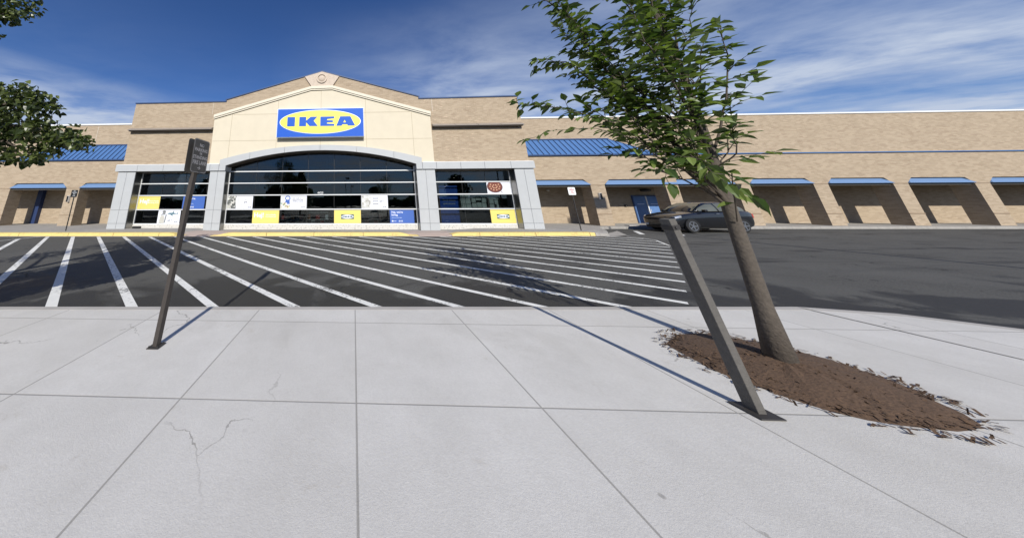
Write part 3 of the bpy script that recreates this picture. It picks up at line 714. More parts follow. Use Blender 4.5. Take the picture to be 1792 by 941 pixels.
# blue double door
dr=empty('double_door'); dr.parent=ST
q=MB(); q.box(23.10,24.06,BK-0.05,BK-0.004,0.16,2.25); q.build('door_leaf',M['door'],dr)
q=MB(); q.box(24.16,25.12,BK-0.05,BK-0.004,0.16,2.25); q.build('door_leaf',M['door'],dr)
q=MB(); q.box(24.065,24.155,BK-0.07,BK-0.004,0.16,2.27); q.build('door_post',M['white'],dr)
q=MB(); q.box(23.0,23.095,BK-0.06,BK-0.004,0.16,2.34); q.box(25.125,25.22,BK-0.06,BK-0.004,0.16,2.34); q.box(23.095,25.125,BK-0.06,BK-0.004,2.27,2.34); q.build('door_frame',M['blue_seam'],dr)
for x_ in (23.3,24.36): MB().box(x_,x_+0.56,BK-0.056,BK-0.051,1.62,1.66).build('door_label',M['sign_edge'],dr)
for x_ in (23.98,24.2): MB().box(x_,x_+0.03,BK-0.09,BK-0.052,1.0,1.25).build('door_handle',M['alu'],dr)
q=MB(); q.box(22.6,23.05,BK-0.9,BK-0.01,0.13,0.152); q.box(23.0,25.3,BK-0.6,BK-0.01,0.151,0.165); q.build('door_step',M['pave'],dr)
# low plinth by the door
q=MB(); q.box(19.6,22.6,W-0.3,W+0.05,0.13,0.20); q.build('plinth',M['concrete'],ST)
# dark blue panel at the back of the left colonnade
q=MB(); q.box(-28.40,-27.95,BK-0.30,BK-0.005,0.15,3.05); q.build('blue_downpipe_box',M['navy'],ST)
# wall lamps on piers
def wall_lamp(x,z,lab):
    t=tag(empty('wall_lamp',(x,W-0.12,z)),lab,'wall lamp','lamps on the brick piers')
    b=MB(); b.box(-0.075,0.075,-0.04,0.115,-0.24,0.24); b.build('lamp_body',M['white'],t,bevel=0.01)
    c=MB(); c.box(-0.065,0.065,-0.065,-0.042,-0.22,0.22); c.build('lamp_lens',M['black'],t)
wall_lamp(-22.88,2.2,'slim black and white lamp on the brick pier behind the dark signpost at left')
wall_lamp(18.31,2.22,'slim black and white lamp on the brick pier left of the blue doors')
t=tag(empty('ceiling_lamp',(23.95,BK-0.35,2.74)),'dark oval lamp above the blue double door','lamp')
b=MB(); b.tube([(-0.38,0,0),(-0.34,0,0),(0,0,0),(0.34,0,0),(0.38,0,0)],[0.05,0.11,0.14,0.11,0.05],12); b.build('lamp_body',M['black'],t,smooth=True)
b=MB(); b.box(-0.05,0.05,0.05,0.349,-0.05,0.05); b.build('lamp_bracket',M['black'],t)
t=tag(empty('door_bell',(22.36,BK-0.06,1.52)),'small black box on the brick wall left of the blue doors','box')
b=MB(); b.box(-0.09,0.09,-0.05,0.055,-0.06,0.06); b.build('bell_box',M['black'],t,bevel=0.01); b=MB(); b.tube([(0,-0.052,0),(0,-0.065,0)],0.02,10); b.build('button',M['white'],t)
t=tag(empty('security_camera',(16.29,BK-0.2,2.75)),'small white security camera high in the right colonnade','security camera')
b=MB(); b.tube([(0,-0.1,0),(0,0.1,0.02)],0.05,12); b.build('camera_body',M['white'],t); b=MB(); b.box(-0.02,0.02,0.05,0.199,-0.02,0.10); b.build('camera_bracket',M['white'],t)
# ---------------------------------------------------------------- big sign
SG=tag(empty('store_sign',(-2.33,F-0.38,7.4)),'big blue store sign with yellow oval on the cream gable wall','sign')
off=Vector((2.33,-(F-0.38),-7.4))
def sgn_build(mb,name,mat,bevel=0):
    mb.v=[tuple(Vector(p)+off) for p in mb.v]; return mb.build(name,mat,SG,bevel=bevel)
b=MB(); b.box(-5.46,0.80,F-0.37,F-0.03,6.32,8.48); sgn_build(b,'sign_box',M['sign_edge'])
b=MB(); b.box(-5.42,0.78,F-0.384,F-0.372,6.335,8.43); sgn_build(b,'sign_face',M['sign_blue'])
for z_ in (6.5,8.2): sgn_build(MB().box(-5.3,0.65,F-0.03,F+0.01,z_,z_+0.1),'sign_rail',M['steel'])
def oval(cx,cz,rx,rz,n=72): return [(cx+rx*math.cos(2*math.pi*k/n),cz+rz*math.sin(2*math.pi*k/n)) for k in range(n)]
b=MB(); b.prism(oval(-2.335,7.44,2.93,0.905),F-0.392,F-0.386); sgn_build(b,'oval_rim',M['sign_edge'])
b=MB(); b.prism(oval(-2.335,7.44,2.89,0.865),F-0.402,F-0.394); sgn_build(b,'oval',M['sign_yellow'])
LET={'I':[(-4.70,7.815),(-4.145,7.815),(-4.145,7.112),(-4.70,7.112)],
'K':[(-3.83,7.815),(-3.33,7.815),(-3.33,7.53),(-3.01,7.815),(-2.53,7.815),(-2.79,7.51),(-2.48,7.112),(-3.07,7.112),(-3.33,7.40),(-3.33,7.112),(-3.83,7.112)],
'E':[(-2.31,7.812),(-1.30,7.812),(-1.30,7.675),(-1.82,7.625),(-1.82,7.54),(-1.40,7.52),(-1.40,7.372),(-1.82,7.365),(-1.82,7.28),(-1.295,7.25),(-1.295,7.108),(-2.31,7.108)]}
b=MB()
for k_ in 'IKE': b.prism(LET[k_],F-0.414,F-0.404)
A0=[(-0.88,7.81),(-0.15,7.81),(0.18,7.11),(-0.32,7.11),(-0.39,7.21),(-0.715,7.21),(-0.785,7.105),(-1.16,7.105)]
# the A: two halves round its triangular hole
b.prism([(-0.88,7.81),(-0.562,7.81),(-0.562,7.548),(-0.665,7.355),(-0.562,7.355),(-0.562,7.21),(-0.715,7.21),(-0.785,7.105),(-1.16,7.105)],F-0.414,F-0.404)
b.prism([(-0.562,7.81),(-0.15,7.81),(0.18,7.11),(-0.32,7.11),(-0.39,7.21),(-0.562,7.21),(-0.562,7.355),(-0.462,7.355),(-0.562,7.548)],F-0.414,F-0.404)
sgn_build(b,'lettering',M['sign_blue'])
def logo(mb_bg,mb_oval,mb_txt,cx,cz,wd,y):
    """small version of the sign: box, oval, letters scaled from the big sign"""
    s=wd/6.2
    mb_bg.box(cx-wd/2,cx+wd/2,y-0.003,y,cz-wd*0.175,cz+wd*0.175)
    mb_oval.prism(oval(cx,cz,2.95*s,0.93*s,32),y-0.005,y-0.0035)
    for poly in list(LET.values())+[A0]:
        mb_txt.prism([(cx+(x+2.33)*s*1.02,cz+(z-7.46)*s*1.02) for x,z in poly],y-0.007,y-0.0055)
# ---------------------------------------------------------------- posters on the glass
PY=G-0.016
def poster(name,lab,x0,x1,z0,z1,mat,cat='poster',grp='posters stuck on the shop windows'):
    t=tag(empty(name,((x0+x1)/2,PY,z0)),lab,cat,grp)
    P=(Vector(((x0+x1)/2,PY,z0)))
    def bl(mb,nm,mt): mb.v=[tuple(Vector(p)-P) for p in mb.v]; return mb.build(nm,mt,t)
    b=MB(); b.box(x0,x1,PY-0.003,PY+0.003,z0,z1); bl(b,'sheet',mat)
    return t,bl
yT=PY-0.0045
def T(mb,s,size,x,z,bold=0.0,align='LEFT',sx=1.0): add_text(mb,s,size,x,yT,z,bold,align,sx)
# yellow greetings
for lab,x0,x1,z0,z1 in (('yellow poster with white greeting, in the left window',-15.56,-13.96,1.43,2.315),('yellow poster with white greeting, bottom row of the arched window at left',-7.10,-5.22,0.465,1.335)):
    t,bl=poster('yellow_poster',lab,x0,x1,z0,z1,M['p_yellow'])
    m_=MB(); w_=x1-x0; T(m_,'Hej!',0.42,x0+0.10,z0+0.40,0.012)
    T(m_,'We’re friendly',0.115,x0+w_*0.50,z0+0.52,0.002,sx=1.05); T(m_,'to visit your store',0.115,x0+w_*0.50,z0+0.40,0.002,sx=0.95) if False else T(m_,'& coming to you',0.115,x0+w_*0.50,z0+0.40,0.002,sx=0.95)
    bl(m_,'lettering',M['p_white'])
for lab,x0,x1 in (('yellow poster with small dark store logo, in the arched window',-1.36,0.49),('yellow poster with small dark store logo, in the right window',9.27,10.90)):
    t,bl=poster('yellow_poster',lab,x0,x1,0.465,1.335,M['p_yellow'])
    a_,b_,c_=MB(),MB(),MB(); logo(a_,b_,c_,(x0+x1)/2,0.885,0.88 if x0<0 else 0.82,PY-0.0045)
    bl(a_,'logo_box',M['p_green']); bl(b_,'logo_oval',M['p_white']); bl(c_,'lettering',M['p_green'])
for lab,x0,x1,z0,z1 in (('blue hiring poster behind the signpost, in the left window',-12.26,-10.66,1.43,2.315),('blue hiring poster at the bottom right of the arched window',2.48,4.12,0.465,1.335)):
    t,bl=poster('blue_poster',lab,x0,x1,z0,z1,M['p_blue'])
    m_=MB(); T(m_,'Hej, we’re',0.185,x0+0.11,z0+0.655,0.004); T(m_,'hiring',0.185,x0+0.11,z0+0.475,0.004)
    bl(m_,'lettering',M['p_white']); m_=MB(); T(m_,'Join our team today',0.085,x0+0.13,z0+0.325); bl(m_,'lettering',M['sign_edge'])
    a_,b_,c_=MB(),MB(),MB(); logo(a_,b_,c_,x0+0.72,z0+0.13,0.26,PY-0.0045); bl(a_,'logo_box',M['p_white']); bl(b_,'logo_oval',M['p_blue']); bl(c_,'logo_letters',M['p_white'])
    m_=MB(); m_.box(x0+0.12,x0+0.22,yT-0.001,yT,z0+0.09,z0+0.18); m_.box(x0+0.25,x0+0.42,yT-0.001,yT,z0+0.115,z0+0.14); bl(m_,'mark',M['p_white'])
def small_logo(bl,x,z):
    a_,b_,c_=MB(),MB(),MB(); logo(a_,b_,c_,x,z,0.24,PY-0.0045); bl(a_,'logo_box',M['ink']); bl(b_,'logo_oval',M['p_white']); bl(c_,'logo_letters',M['ink'])
# shelf poster
t,bl=poster('white_poster','white poster with dark room photo and grey shelf unit priced 79',-9.00,-7.16,1.43,2.315,M['p_white'])
m_=MB(); m_.box(-8.98,-8.36,yT-.001,yT,1.45,2.30); bl(m_,'photo',M['pic_room'])
m_=MB()
for xx in (-8.20,-7.93): m_.box(xx-0.02,xx+0.015,yT-.001,yT,1.52,2.2)
for k in range(6): m_.box(-8.20,-7.93,yT-.0012,yT,1.56+k*0.125,1.575+k*0.125)
bl(m_,'shelf_drawing',M['p_lgrey'])
m_=MB(); T(m_,'$79',0.15,-7.80,1.82,0.003); bl(m_,'lettering',M['ink']); m_=MB(); T(m_,'IVAR',0.06,-7.76,2.05) if False else m_.box(-7.77,-7.6,yT-.001,yT,2.03,2.09); m_.box(-7.77,-7.36,yT-.001,yT,1.975,1.99); bl(m_,'small_print',M['p_lgrey']); small_logo(bl,-7.38,1.53)
# ribbon poster
t,bl=poster('white_poster','white poster with a blue prize ribbon and three lines of bold text',-5.16,-3.31,1.43,2.315,M['p_white'])
m_=MB(); m_.prism([(-4.88,1.72),(-4.79,2.02),(-4.52,2.02),(-4.50,1.72),(-4.60,1.75),(-4.66,1.72),(-4.74,1.86)],yT-.001,yT); bl(m_,'ribbon',M['p_blue'])
m_=MB(); m_.prism(oval(-4.66,2.14,0.20,0.165,12),yT-.002,yT-.0012); bl(m_,'ribbon_disc',M['p_blue']); m_=MB(); m_.prism(oval(-4.66,2.14,0.125,0.105,20),yT-.003,yT-.0022); bl(m_,'ribbon_centre',M['p_white'])
m_=MB(); m_.box(-5.14,-4.50,yT-.001,yT,1.44,1.66); m_.box(-5.14,-4.76,yT-.0022,yT-.0012,1.66,1.84); bl(m_,'photo',M['pic_mix'])
m_=MB(); T(m_,'Get ready to',0.125,-4.33,2.10,0.002,sx=0.98); T(m_,'shop more than',0.125,-4.33,1.995,0.002,sx=0.98); T(m_,'10,000 products',0.125,-4.33,1.89,0.002,sx=0.95); bl(m_,'lettering',M['ink'])
m_=MB(); T(m_,'in store and online, for every',0.062,-4.33,1.78); T(m_,'room of your home today',0.062,-4.33,1.715); m_.box(-4.34,-4.28,yT-.001,yT,1.51,1.55); bl(m_,'small_print',M['inkl']); small_logo(bl,-3.55,1.53)
# cart poster
t,bl=poster('white_poster','white poster with a pale cart photo and a three tier trolley, priced 39.99',0.55,2.38,1.43,2.315,M['p_white'])
m_=MB(); m_.box(0.57,1.20,yT-.001,yT,1.45,2.30); bl(m_,'photo',M['pic_cart'])
m_=MB()
for k in range(3): m_.box(1.34,1.72,yT-.001,yT,1.72+k*0.19,1.755+k*0.19); m_.box(1.36,1.70,yT-.0012,yT,1.72+k*0.19-0.03,1.725+k*0.19)
for xx in (1.34,1.70): m_.box(xx,xx+0.02,yT-.0014,yT,1.62,2.19)
bl(m_,'trolley_drawing',M['inkl'])
m_=MB(); T(m_,'$39',0.14,1.80,1.86,0.003); T(m_,'99',0.075,2.07,1.915,0.002); bl(m_,'lettering',M['ink']); m_=MB(); m_.box(1.82,2.0,yT-.001,yT,2.08,2.13); m_.box(1.82,2.22,yT-.001,yT,2.02,2.035); bl(m_,'small_print',M['p_lgrey']); small_logo(bl,2.13,1.53)
# shark poster
t,bl=poster('white_poster','white poster with a grey soft toy shark and a person carrying a white backpack',-13.92,-12.30,0.465,1.335,M['p_white'])
m_=MB(); m_.prism([(-13.28+dx*0.55,1.12+dz*0.55) for dx,dz in ((0.04,0),(0.30,0.09),(0.70,0.10),(1.10,0.04),(1.30,0.02),(1.42,0.20),(1.40,0.0),(1.46,-0.14),(1.28,-0.04),(0.95,-0.10),(0.72,-0.12),(0.92,-0.32),(0.60,-0.24),(0.45,-0.12),(0.10,-0.06))],yT-.001,yT); m_.prism([(-12.92,1.16),(-12.80,1.30),(-12.78,1.165)],yT-.0012,yT); bl(m_,'shark_picture',simple('shark',(0.10,0.19,0.23),0.6))
m_=MB(); m_.prism([(-13.80,0.47),(-13.76,0.85),(-13.66,1.0),(-13.50,0.99),(-13.42,0.84),(-13.42,0.47)],yT-.001,yT); bl(m_,'backpack_picture',simple('backpack',(0.50,0.49,0.44),0.7))
m_=MB(); m_.prism(oval(-13.50,1.22,0.13,0.10,14),yT-.001,yT); m_.prism([(-13.42,0.50),(-13.36,1.06),(-13.28,1.04),(-13.34,0.50)],yT-.0013,yT); m_.prism([(-13.78,0.98),(-13.6,1.12),(-13.38,1.12),(-13.40,1.04),(-13.62,1.03)],yT-.0016,yT); bl(m_,'person_picture',M['p_grey'])
m_=MB(); T(m_,'$29',0.13,-13.17,0.60,0.003); T(m_,'99',0.07,-12.92,0.65,0.002); bl(m_,'lettering',M['ink']); m_=MB(); m_.box(-13.15,-12.92,yT-.001,yT,0.78,0.83); bl(m_,'small_print',M['p_lgrey']); small_logo(bl,-12.55,0.57)
# food poster
t,bl=poster('white_poster','white poster with a round pan of red stew, upper right window',9.28,10.88,2.40,3.165,M['p_white'])
def clipo(cx,cz,rx,rz,zmax): return [(x,min(z,zmax)) for x,z in oval(cx,cz,rx,rz,40)]
m_=MB(); m_.prism(clipo(9.82,2.86,0.53,0.415,3.16),yT-.001,yT); m_.prism([(10.18,2.53),(10.30,2.42),(10.33,2.43),(10.22,2.56)],yT-.0011,yT); bl(m_,'pan_picture',simple('pan',(0.10,0.035,0.03),0.6))
m_=MB(); m_.prism(clipo(9.82,2.88,0.45,0.345,3.155),yT-.0022,yT-.0012); bl(m_,'stew_picture',simple('stew',(0.17,0.045,0.03),0.6,var=0.6,scale=14))
m_=MB()
for k in range(16):
    a=2*math.pi*k/10; rr=(0.33 if k<10 else 0.15); 
    if k>=10: a=2*math.pi*k/6
    cz_=2.87+rr*0.75*math.sin(a)
    if cz_<3.10: m_.prism(oval(9.82+rr*math.cos(a),cz_,0.045,0.035,10),yT-.0032,yT-.0023)
bl(m_,'dumplings_picture',simple('dumpling',(0.66,0.42,0.25),0.6,var=0.3,scale=20))
# number on the glass
t=tag(empty('house_number',(-2.30,G-0.006,2.43)),'small white street number on the dark glass above the middle window bar','number')
m_=MB(); add_text(m_,'4420',0.22,-0.26,0,0,0.004,sx=0.95); m_.build('lettering',simple('numwhite',(0.55,0.56,0.56),0.6),t)
# interior things
def banner(lab,x0,x1,z0,z1,y,txt=None):
    t=tag(empty('blue_banner',((x0+x1)/2,y,z0)),lab,'banner'); P=Vector(((x0+x1)/2,y,z0))
    b=MB(); b.box(x0,x1,y,y+0.02,z0,z1); b.v=[tuple(Vector(p)-P) for p in b.v]; b.build('banner_sheet',simple('banner_blue',(0.05,0.16,0.75),0.6),t)
    if txt:
        m_=MB()
        for s_,sz,dz in txt: add_text(m_,s_,sz,x0+0.2,y-0.004,z1-dz,0.003)
        m_.v=[tuple(Vector(p)-P) for p in m_.v]; m_.build('lettering',M['p_white'],t)
banner('tall dim blue banner behind the right window, with two lines of pale text',6.15,7.45,0.30,2.25,G+0.55,[('Find ideas',0.22,0.35),('and more',0.22,0.58),('Home inspiration',0.11,0.85)])
banner('dim blue banner high behind the right window, above the lettered one',6.15,7.45,2.42,2.98,G+0.56)
t=tag(empty('wall_display',(8.62,G+0.30,1.45)),'cluster of pale rounded panels behind the right window glass','display')
pm_=simple('display_panel',(0.85,0.92,0.92),0.7)
for (cx_,cz_,w_,h_) in [(-0.95,0.72,0.33,0.30),(-0.60,0.72,0.33,0.30),(-0.95,0.40,0.33,0.30),(-0.60,0.40,0.33,0.30),(-0.93,0.08,0.33,0.30),(-0.58,0.08,0.33,0.30),(-0.22,0.52,0.28,0.32),(0.12,0.62,0.36,0.24),(0.50,0.50,0.30,0.32),(-0.20,0.16,0.32,0.32),(0.14,0.18,0.32,0.34),(0.48,0.16,0.32,0.32),(1.0,0.72,0.33,0.30),(1.34,0.72,0.30,0.30),(1.0,0.40,0.30,0.30),(1.32,0.38,0.24,0.30),(1.0,0.06,0.30,0.34),(1.38,0.10,0.14,0.26)]:
    b=MB(); b.box(cx_-w_/2,cx_+w_/2,0,0.04,cz_-h_/2,cz_+h_/2); b.build('panel',pm_,t,bevel=0.018)
b=MB(); b.box(-1.2,1.6,0.05,0.09,-1.35,1.0); b.build('backing',M['black'],t)
for i,(x_,z_) in enumerate(((-8.2,3.32),(-2.1,3.30))):
    t=tag(empty('pendant_lamp',(x_,21.9,z_)),['pale dome pendant lamp seen through the glass above the room photo poster','pale dome pendant lamp seen through glass near the middle of the arched window'][i],'lamp','pendant lamps inside the store')
    b=MB(); b.tube([(0,0,0),(0,0,0.02),(0,0,0.13),(0,0,0.22),(0,0,0.28)],[0.27,0.27,0.22,0.12,0.03],20); b.build('lamp_shade',simple('shade%d'%i,(0.8,0.8,0.75),0.6),t,smooth=True)
    b=MB(); b.tube([(0,0,0.28),(0,0,5.6-z_)],0.012,6); b.build('cord',M['black'],t)
for i,(x_,lab) in enumerate(((-4.6,'low shelf behind the glass, right of the yellow greeting poster'),(1.3,'low shelf with boxes behind the glass, right of the yellow logo poster'),(-2.7,'low shelf behind the glass, left of the yellow logo poster in the arched window'))):
    t=tag(empty('display_shelf',(x_,G+1.7,0.06)),lab,'shelf','low shelves inside the store')
    for z_ in (0.08,0.55,1.05): MB().box(-0.85,0.85,-0.3,0.3,z_,z_+0.03).build('shelf_board',M['p_lgrey'],t)
    for sx_ in (-0.86,0.83):
        b=MB(); b.box(sx_,sx_+0.03,-0.31,0.31,0,1.2); b.build('shelf_side',M['steel'],t)
    for k in range(5):
        b=MB(); bw=random.uniform(0.10,0.15); xx=-0.68+k*0.34; zz_=0.11 if k%2 else 0.58; b.box(xx-bw,xx+bw,-0.27,0.1,zz_,zz_+random.uniform(0.25,0.4)); b.build('goods_box',[M['red'],M['p_white'],simple('orange%d%d'%(i,k),(0.5,0.15,0.03)),M['p_lgrey'],M['red']][(k+i)%5],t)
# rubber block by the left column
t=tag(MB().box(-0.30,0.30,-0.07,0.07,0,0.15).build('rubber_block',M['rubber'],bevel=0.05,loc=(-14.95,F+0.25,0.155)),'black rubber block lying on the pavement by the left column','block')
# ---------------------------------------------------------------- signs and posts
def rrect(w,h,r,n=5):
    out=[]
    for cx_,cz_,a0 in ((w/2-r,h/2-r,0),(-w/2+r,h/2-r,90),(-w/2+r,-h/2+r,180),(w/2-r,-h/2+r,270)):
        for k in range(n+1): a=R(a0+90*k/n); out.append((cx_+r*math.cos(a),cz_+r*math.sin(a)))
    return out
# near fire-lane sign, leaning post with two plates facing across the lane
base=Vector((-2.325,3.45,0.15)); topp=Vector((-2.125,3.43,2.60))
t=tag(empty('fire_lane_sign',base),'close dark signpost with two back to back fire lane plates on a leaning brown post','street sign')
ax=(topp-base).normalized(); q=ax.to_track_quat('Z','Y').to_matrix().to_4x4()
def postmat(): return q
ln=(topp-base).length
p=MB(); h=0.030
p.box(-h,h,-h,h,-0.02,ln,mat=q@Matrix.Rotation(R(-8),4,'Z'))
p.build('post',M['steel'],t,bevel=0.004)
def plate(cn,axis_u,name,texts,mat,back):
    """cn: centre local; axis_u: direction the text runs"""
    u=Vector(axis_u).normalized(); v=Vector((0.02,0,1)).normalized(); nrm=v.cross(u).normalized()
    m4=Matrix((u,nrm,u.cross(nrm).normalized())).transposed().to_4x4(); m4.translation=cn
    pl=empty(name); pl.parent=t; 
    b=MB(); b.prism(rrect(0.295,0.455,0.035),-0.0015,0.0015); b.v=[tuple(m4@Vector(x)) for x in b.v]; o=b.build('plate',mat,pl)
    b=MB(); 
    for i in range(len(rrect(0.275,0.435,0.03))): pass
    oo=rrect(0.283,0.443,0.032); ii=rrect(0.273,0.433,0.030); vs=[(x,-0.0022,z) for x,z in oo]+[(x,-0.0022,z) for x,z in ii]; nn=len(oo)
    b.add(vs,[(k,(k+1)%nn,(k+1)%nn+nn,k+nn) for k in range(nn)]); b.v=[tuple(m4@Vector(x)) for x in b.v]; b.build('border',M['plate_text'],pl)
    b=MB()
    for s_,sz,zz_,sx_ in texts: add_text(b,s_,sz,0,-0.0024,zz_,0.0022,'CENTER',sx_)
    b.v=[tuple(m4@Vector(x)) for x in b.v]; b.build('lettering',M['plate_text'],pl)
    b=MB()
    for z_ in (0.175,-0.2): b.tube([(0,-0.010,z_),(0,0.004,z_)],0.011,10)
    b.v=[tuple(m4@Vector(x)) for x in b.v]; b.build('bolt',M['steel_dark'],pl)
C1=Vector((-2.088,3.405,2.385))-base
plate(C1,(0.044,0.29,-0.0),'sign_plate',[('NO',0.062,0.125,0.85),('PARKING',0.062,0.060,0.92),('OR',0.036,0.020,0.9),('STANDING',0.062,-0.042,0.86),('FIRE LANE',0.072,-0.115,0.78),('→',0.07,-0.185,1.0)],M['plate_back'],False)
plate(C1+Vector((-0.085,0.012,0.0)),(-0.044,-0.29,0.0),'sign_plate',[('NO',0.062,0.125,0.85),('PARKING',0.062,0.060,0.92),('OR',0.036,0.020,0.9),('STANDING',0.062,-0.042,0.86),('FIRE LANE',0.072,-0.115,0.78)],M['plate_back'],False)
b=MB(); b.box(-0.07,0.07,-0.07,0.07,0.003,0.012); b.build('base_plate',M['steel_dark'],t,bevel=0.004)
for sx_ in (-0.05,0.05):
    for sy_ in (-0.05,0.05): MB().tube([(sx_,sy_,0.012),(sx_,sy_,0.026)],0.009,6).build('bolt',M['steel_dark'],t)
# far signs
def far_sign(name,lab,base,top,plate_m,text_m,texts,pw,ph,rz,pm):
    t=tag(empty(name,base),lab,'street sign'); tp=Vector(top)-Vector(base)
    b=MB(); b.tube([(0,0,-0.02),tuple(tp)],0.028,4); b.build('post',pm,t)
    m4=Matrix.Translation(tp+Vector((0,-0.035,-ph/2+0.01)))@Matrix.Rotation(rz,4,'Z')
    b=MB(); b.prism(rrect(pw,ph,0.05),-0.003,0.003); b.v=[tuple(m4@Vector(x)) for x in b.v]; b.build('plate',plate_m,t)
    b=MB()
    for s_,sz,zz_ in texts: add_text(b,s_,sz,0,-0.005,zz_,0.002,'CENTER',0.9)
    b.v=[tuple(m4@Vector(x)) for x in b.v]; b.build('lettering',text_m,t)
far_sign('small_sign','distant white sign with red writing on a thin post by the right colonnade',(13.72,17.1,0.15),(13.66,17.1,2.69),M['white'],M['red'],[('NO',0.08,0.13),('PARKING',0.085,0.05),('FIRE',0.085,-0.05),('LANE',0.085,-0.15)],0.44,0.47,0,M['steel_dark'])
far_sign('small_sign','distant dark sign with pale writing on a thin post at the left kerb',(-18.23,16.6,0.15),(-18.26,16.6,2.67),M['black'],M['p_lgrey'],[('NO',0.085,0.13),('PARKING',0.085,0.04),('FIRE',0.085,-0.06),('LANE',0.085,-0.16)],0.44,0.46,0,M['black'])
# near grey post stub at right
t=tag(empty('grey_post',(3.13,2.62,0.15)),'leaning weathered grey post with a dark strap near its top','post')
dirp=(Vector((2.912,2.62,1.60))-Vector((3.13,2.62,0.15))); ln2=dirp.length; q2=Matrix.Rotation(math.atan2(dirp.x,dirp.z),4,'Y')
b=MB(); b.box(-0.005,0.055,0,0.085,-0.02,ln2,mat=q2); b.build('post',M['post_grey'],t,bevel=0.004)
b=MB(); b.box(-0.009,0.059,-0.004,0.089,ln2-0.095,ln2-0.055,mat=q2); b.build('strap',M['steel_dark'],t)
b=MB(); b.box(-0.06,0.12,-0.05,0.14,0.003,0.013); b.build('base_plate',M['steel_dark'],t,bevel=0.004)
b=MB(); b.tube([q2@Vector((0.02,-0.012,ln2-0.075)),q2@Vector((0.02,0.0,ln2-0.075))],0.012,8); b.build('bolt',M['steel_dark'],t)
# ---------------------------------------------------------------- parking lot lamp behind (its head throws the square shade on the pier)
def lot_lamp(lab,x,y,h,arm=0.1,head=0.9):
    t=tag(empty('lot_lamp',(x,y,0)),lab,'street lamp','tall lamps of the car park')
    b=MB(); b.tube([(0,0,0),(0,0,0.7)],0.30,16); b.build('base',M['concrete'],t)
    b=MB(); b.tube([(0,0,0.7),(0,0,h)],[0.085,0.06],10); b.build('pole',M['bronze'],t)
    b=MB(); b.box(arm,arm+head,-0.3,0.3,h-0.62,h-0.12); b.build('lamp_head',M['bronze'],t,bevel=0.03)
    b=MB(); b.box(arm+0.08,arm+head-0.08,-0.24,0.24,h-0.635,h-0.621); b.build('lamp_lens',M['p_lgrey'],t)
lot_lamp('nearest bronze car park lamp, right of the island',18.38,3.5,13.0)
lot_lamp('bronze car park lamp behind the camera, seen mirrored in the arched window',-2.1,-34.6,8.9)
lot_lamp('far bronze car park lamp behind the camera, right of the mirrored one',-0.9,-62,8.6)
# ---------------------------------------------------------------- trees
def leaf(mb,p,d,nrm,ln,wd):
    d=d.normalized(); s=d.cross(nrm).normalized(); n2=s.cross(d).normalized()
    a=p+d*ln*0.30; b=p+d*ln*0.66; tip=p+d*ln-n2*ln*0.10
    up_=n2*wd*0.22
    mb.add([p,a+s*wd*0.5+up_,b+s*wd*0.36+up_*0.6-n2*ln*0.03,tip,b-s*wd*0.36+up_*0.6-n2*ln*0.03,a-s*wd*0.5+up_,a,b-n2*ln*0.03],
           [(0,1,6),(1,2,7,6),(2,3,7),(0,6,5),(6,7,4,5),(7,3,4)])
def rv_(a): return Vector((random.uniform(-a,a),random.uniform(-a,a),random.uniform(-a,a)))
def spray(lm,tm,pts,r0,ln=0.12,wd=0.055,gap=0.05,start=0.0,droop=0.5,tip=True):
    """leaves alternately along a polyline"""
    pts=[Vector(p) for p in pts]; tm.tube(pts,[max(0.0022,r0*(1-0.85*i/(len(pts)-1))) for i in range(len(pts))],5,cap=False)
    tot=sum((pts[i+1]-pts[i]).length for i in range(len(pts)-1)); acc=0; nxt=tot*start; side=1
    for i in range(len(pts)-1):
        e=pts[i+1]-pts[i]; l=e.length; d=e.normalized()
        while nxt<acc+l:
            p=pts[i]+d*(nxt-acc); hs=d.cross(Vector((0,0,1))); hs=hs.normalized() if hs.length>0.05 else Vector((1,0,0))
            dd=(d*0.55+hs*side*0.8+Vector((0,0,-droop))*random.uniform(0.2,1)+rv_(0.35))
            nn=(Vector((0,0,1))+rv_(0.55)).normalized(); k=random.uniform(0.7,1.15)
            leaf(lm,p,dd,nn,ln*k,wd*k); side*=-1; nxt+=gap*random.uniform(0.6,1.4)
        acc+=l
    if tip: leaf(lm,pts[-1],(pts[-1]-pts[-2])+Vector((0,0,-0.02)),Vector((0,0,1)),ln,wd)
def subdiv(pts,n=3,j=0.02):
    out=[]; pts=[Vector(p) for p in pts]
    for a,b in zip(pts[:-1],pts[1:]):
        for k in range(n): out.append(a.lerp(b,k/n)+rv_(j))
    out.append(pts[-1]); return out
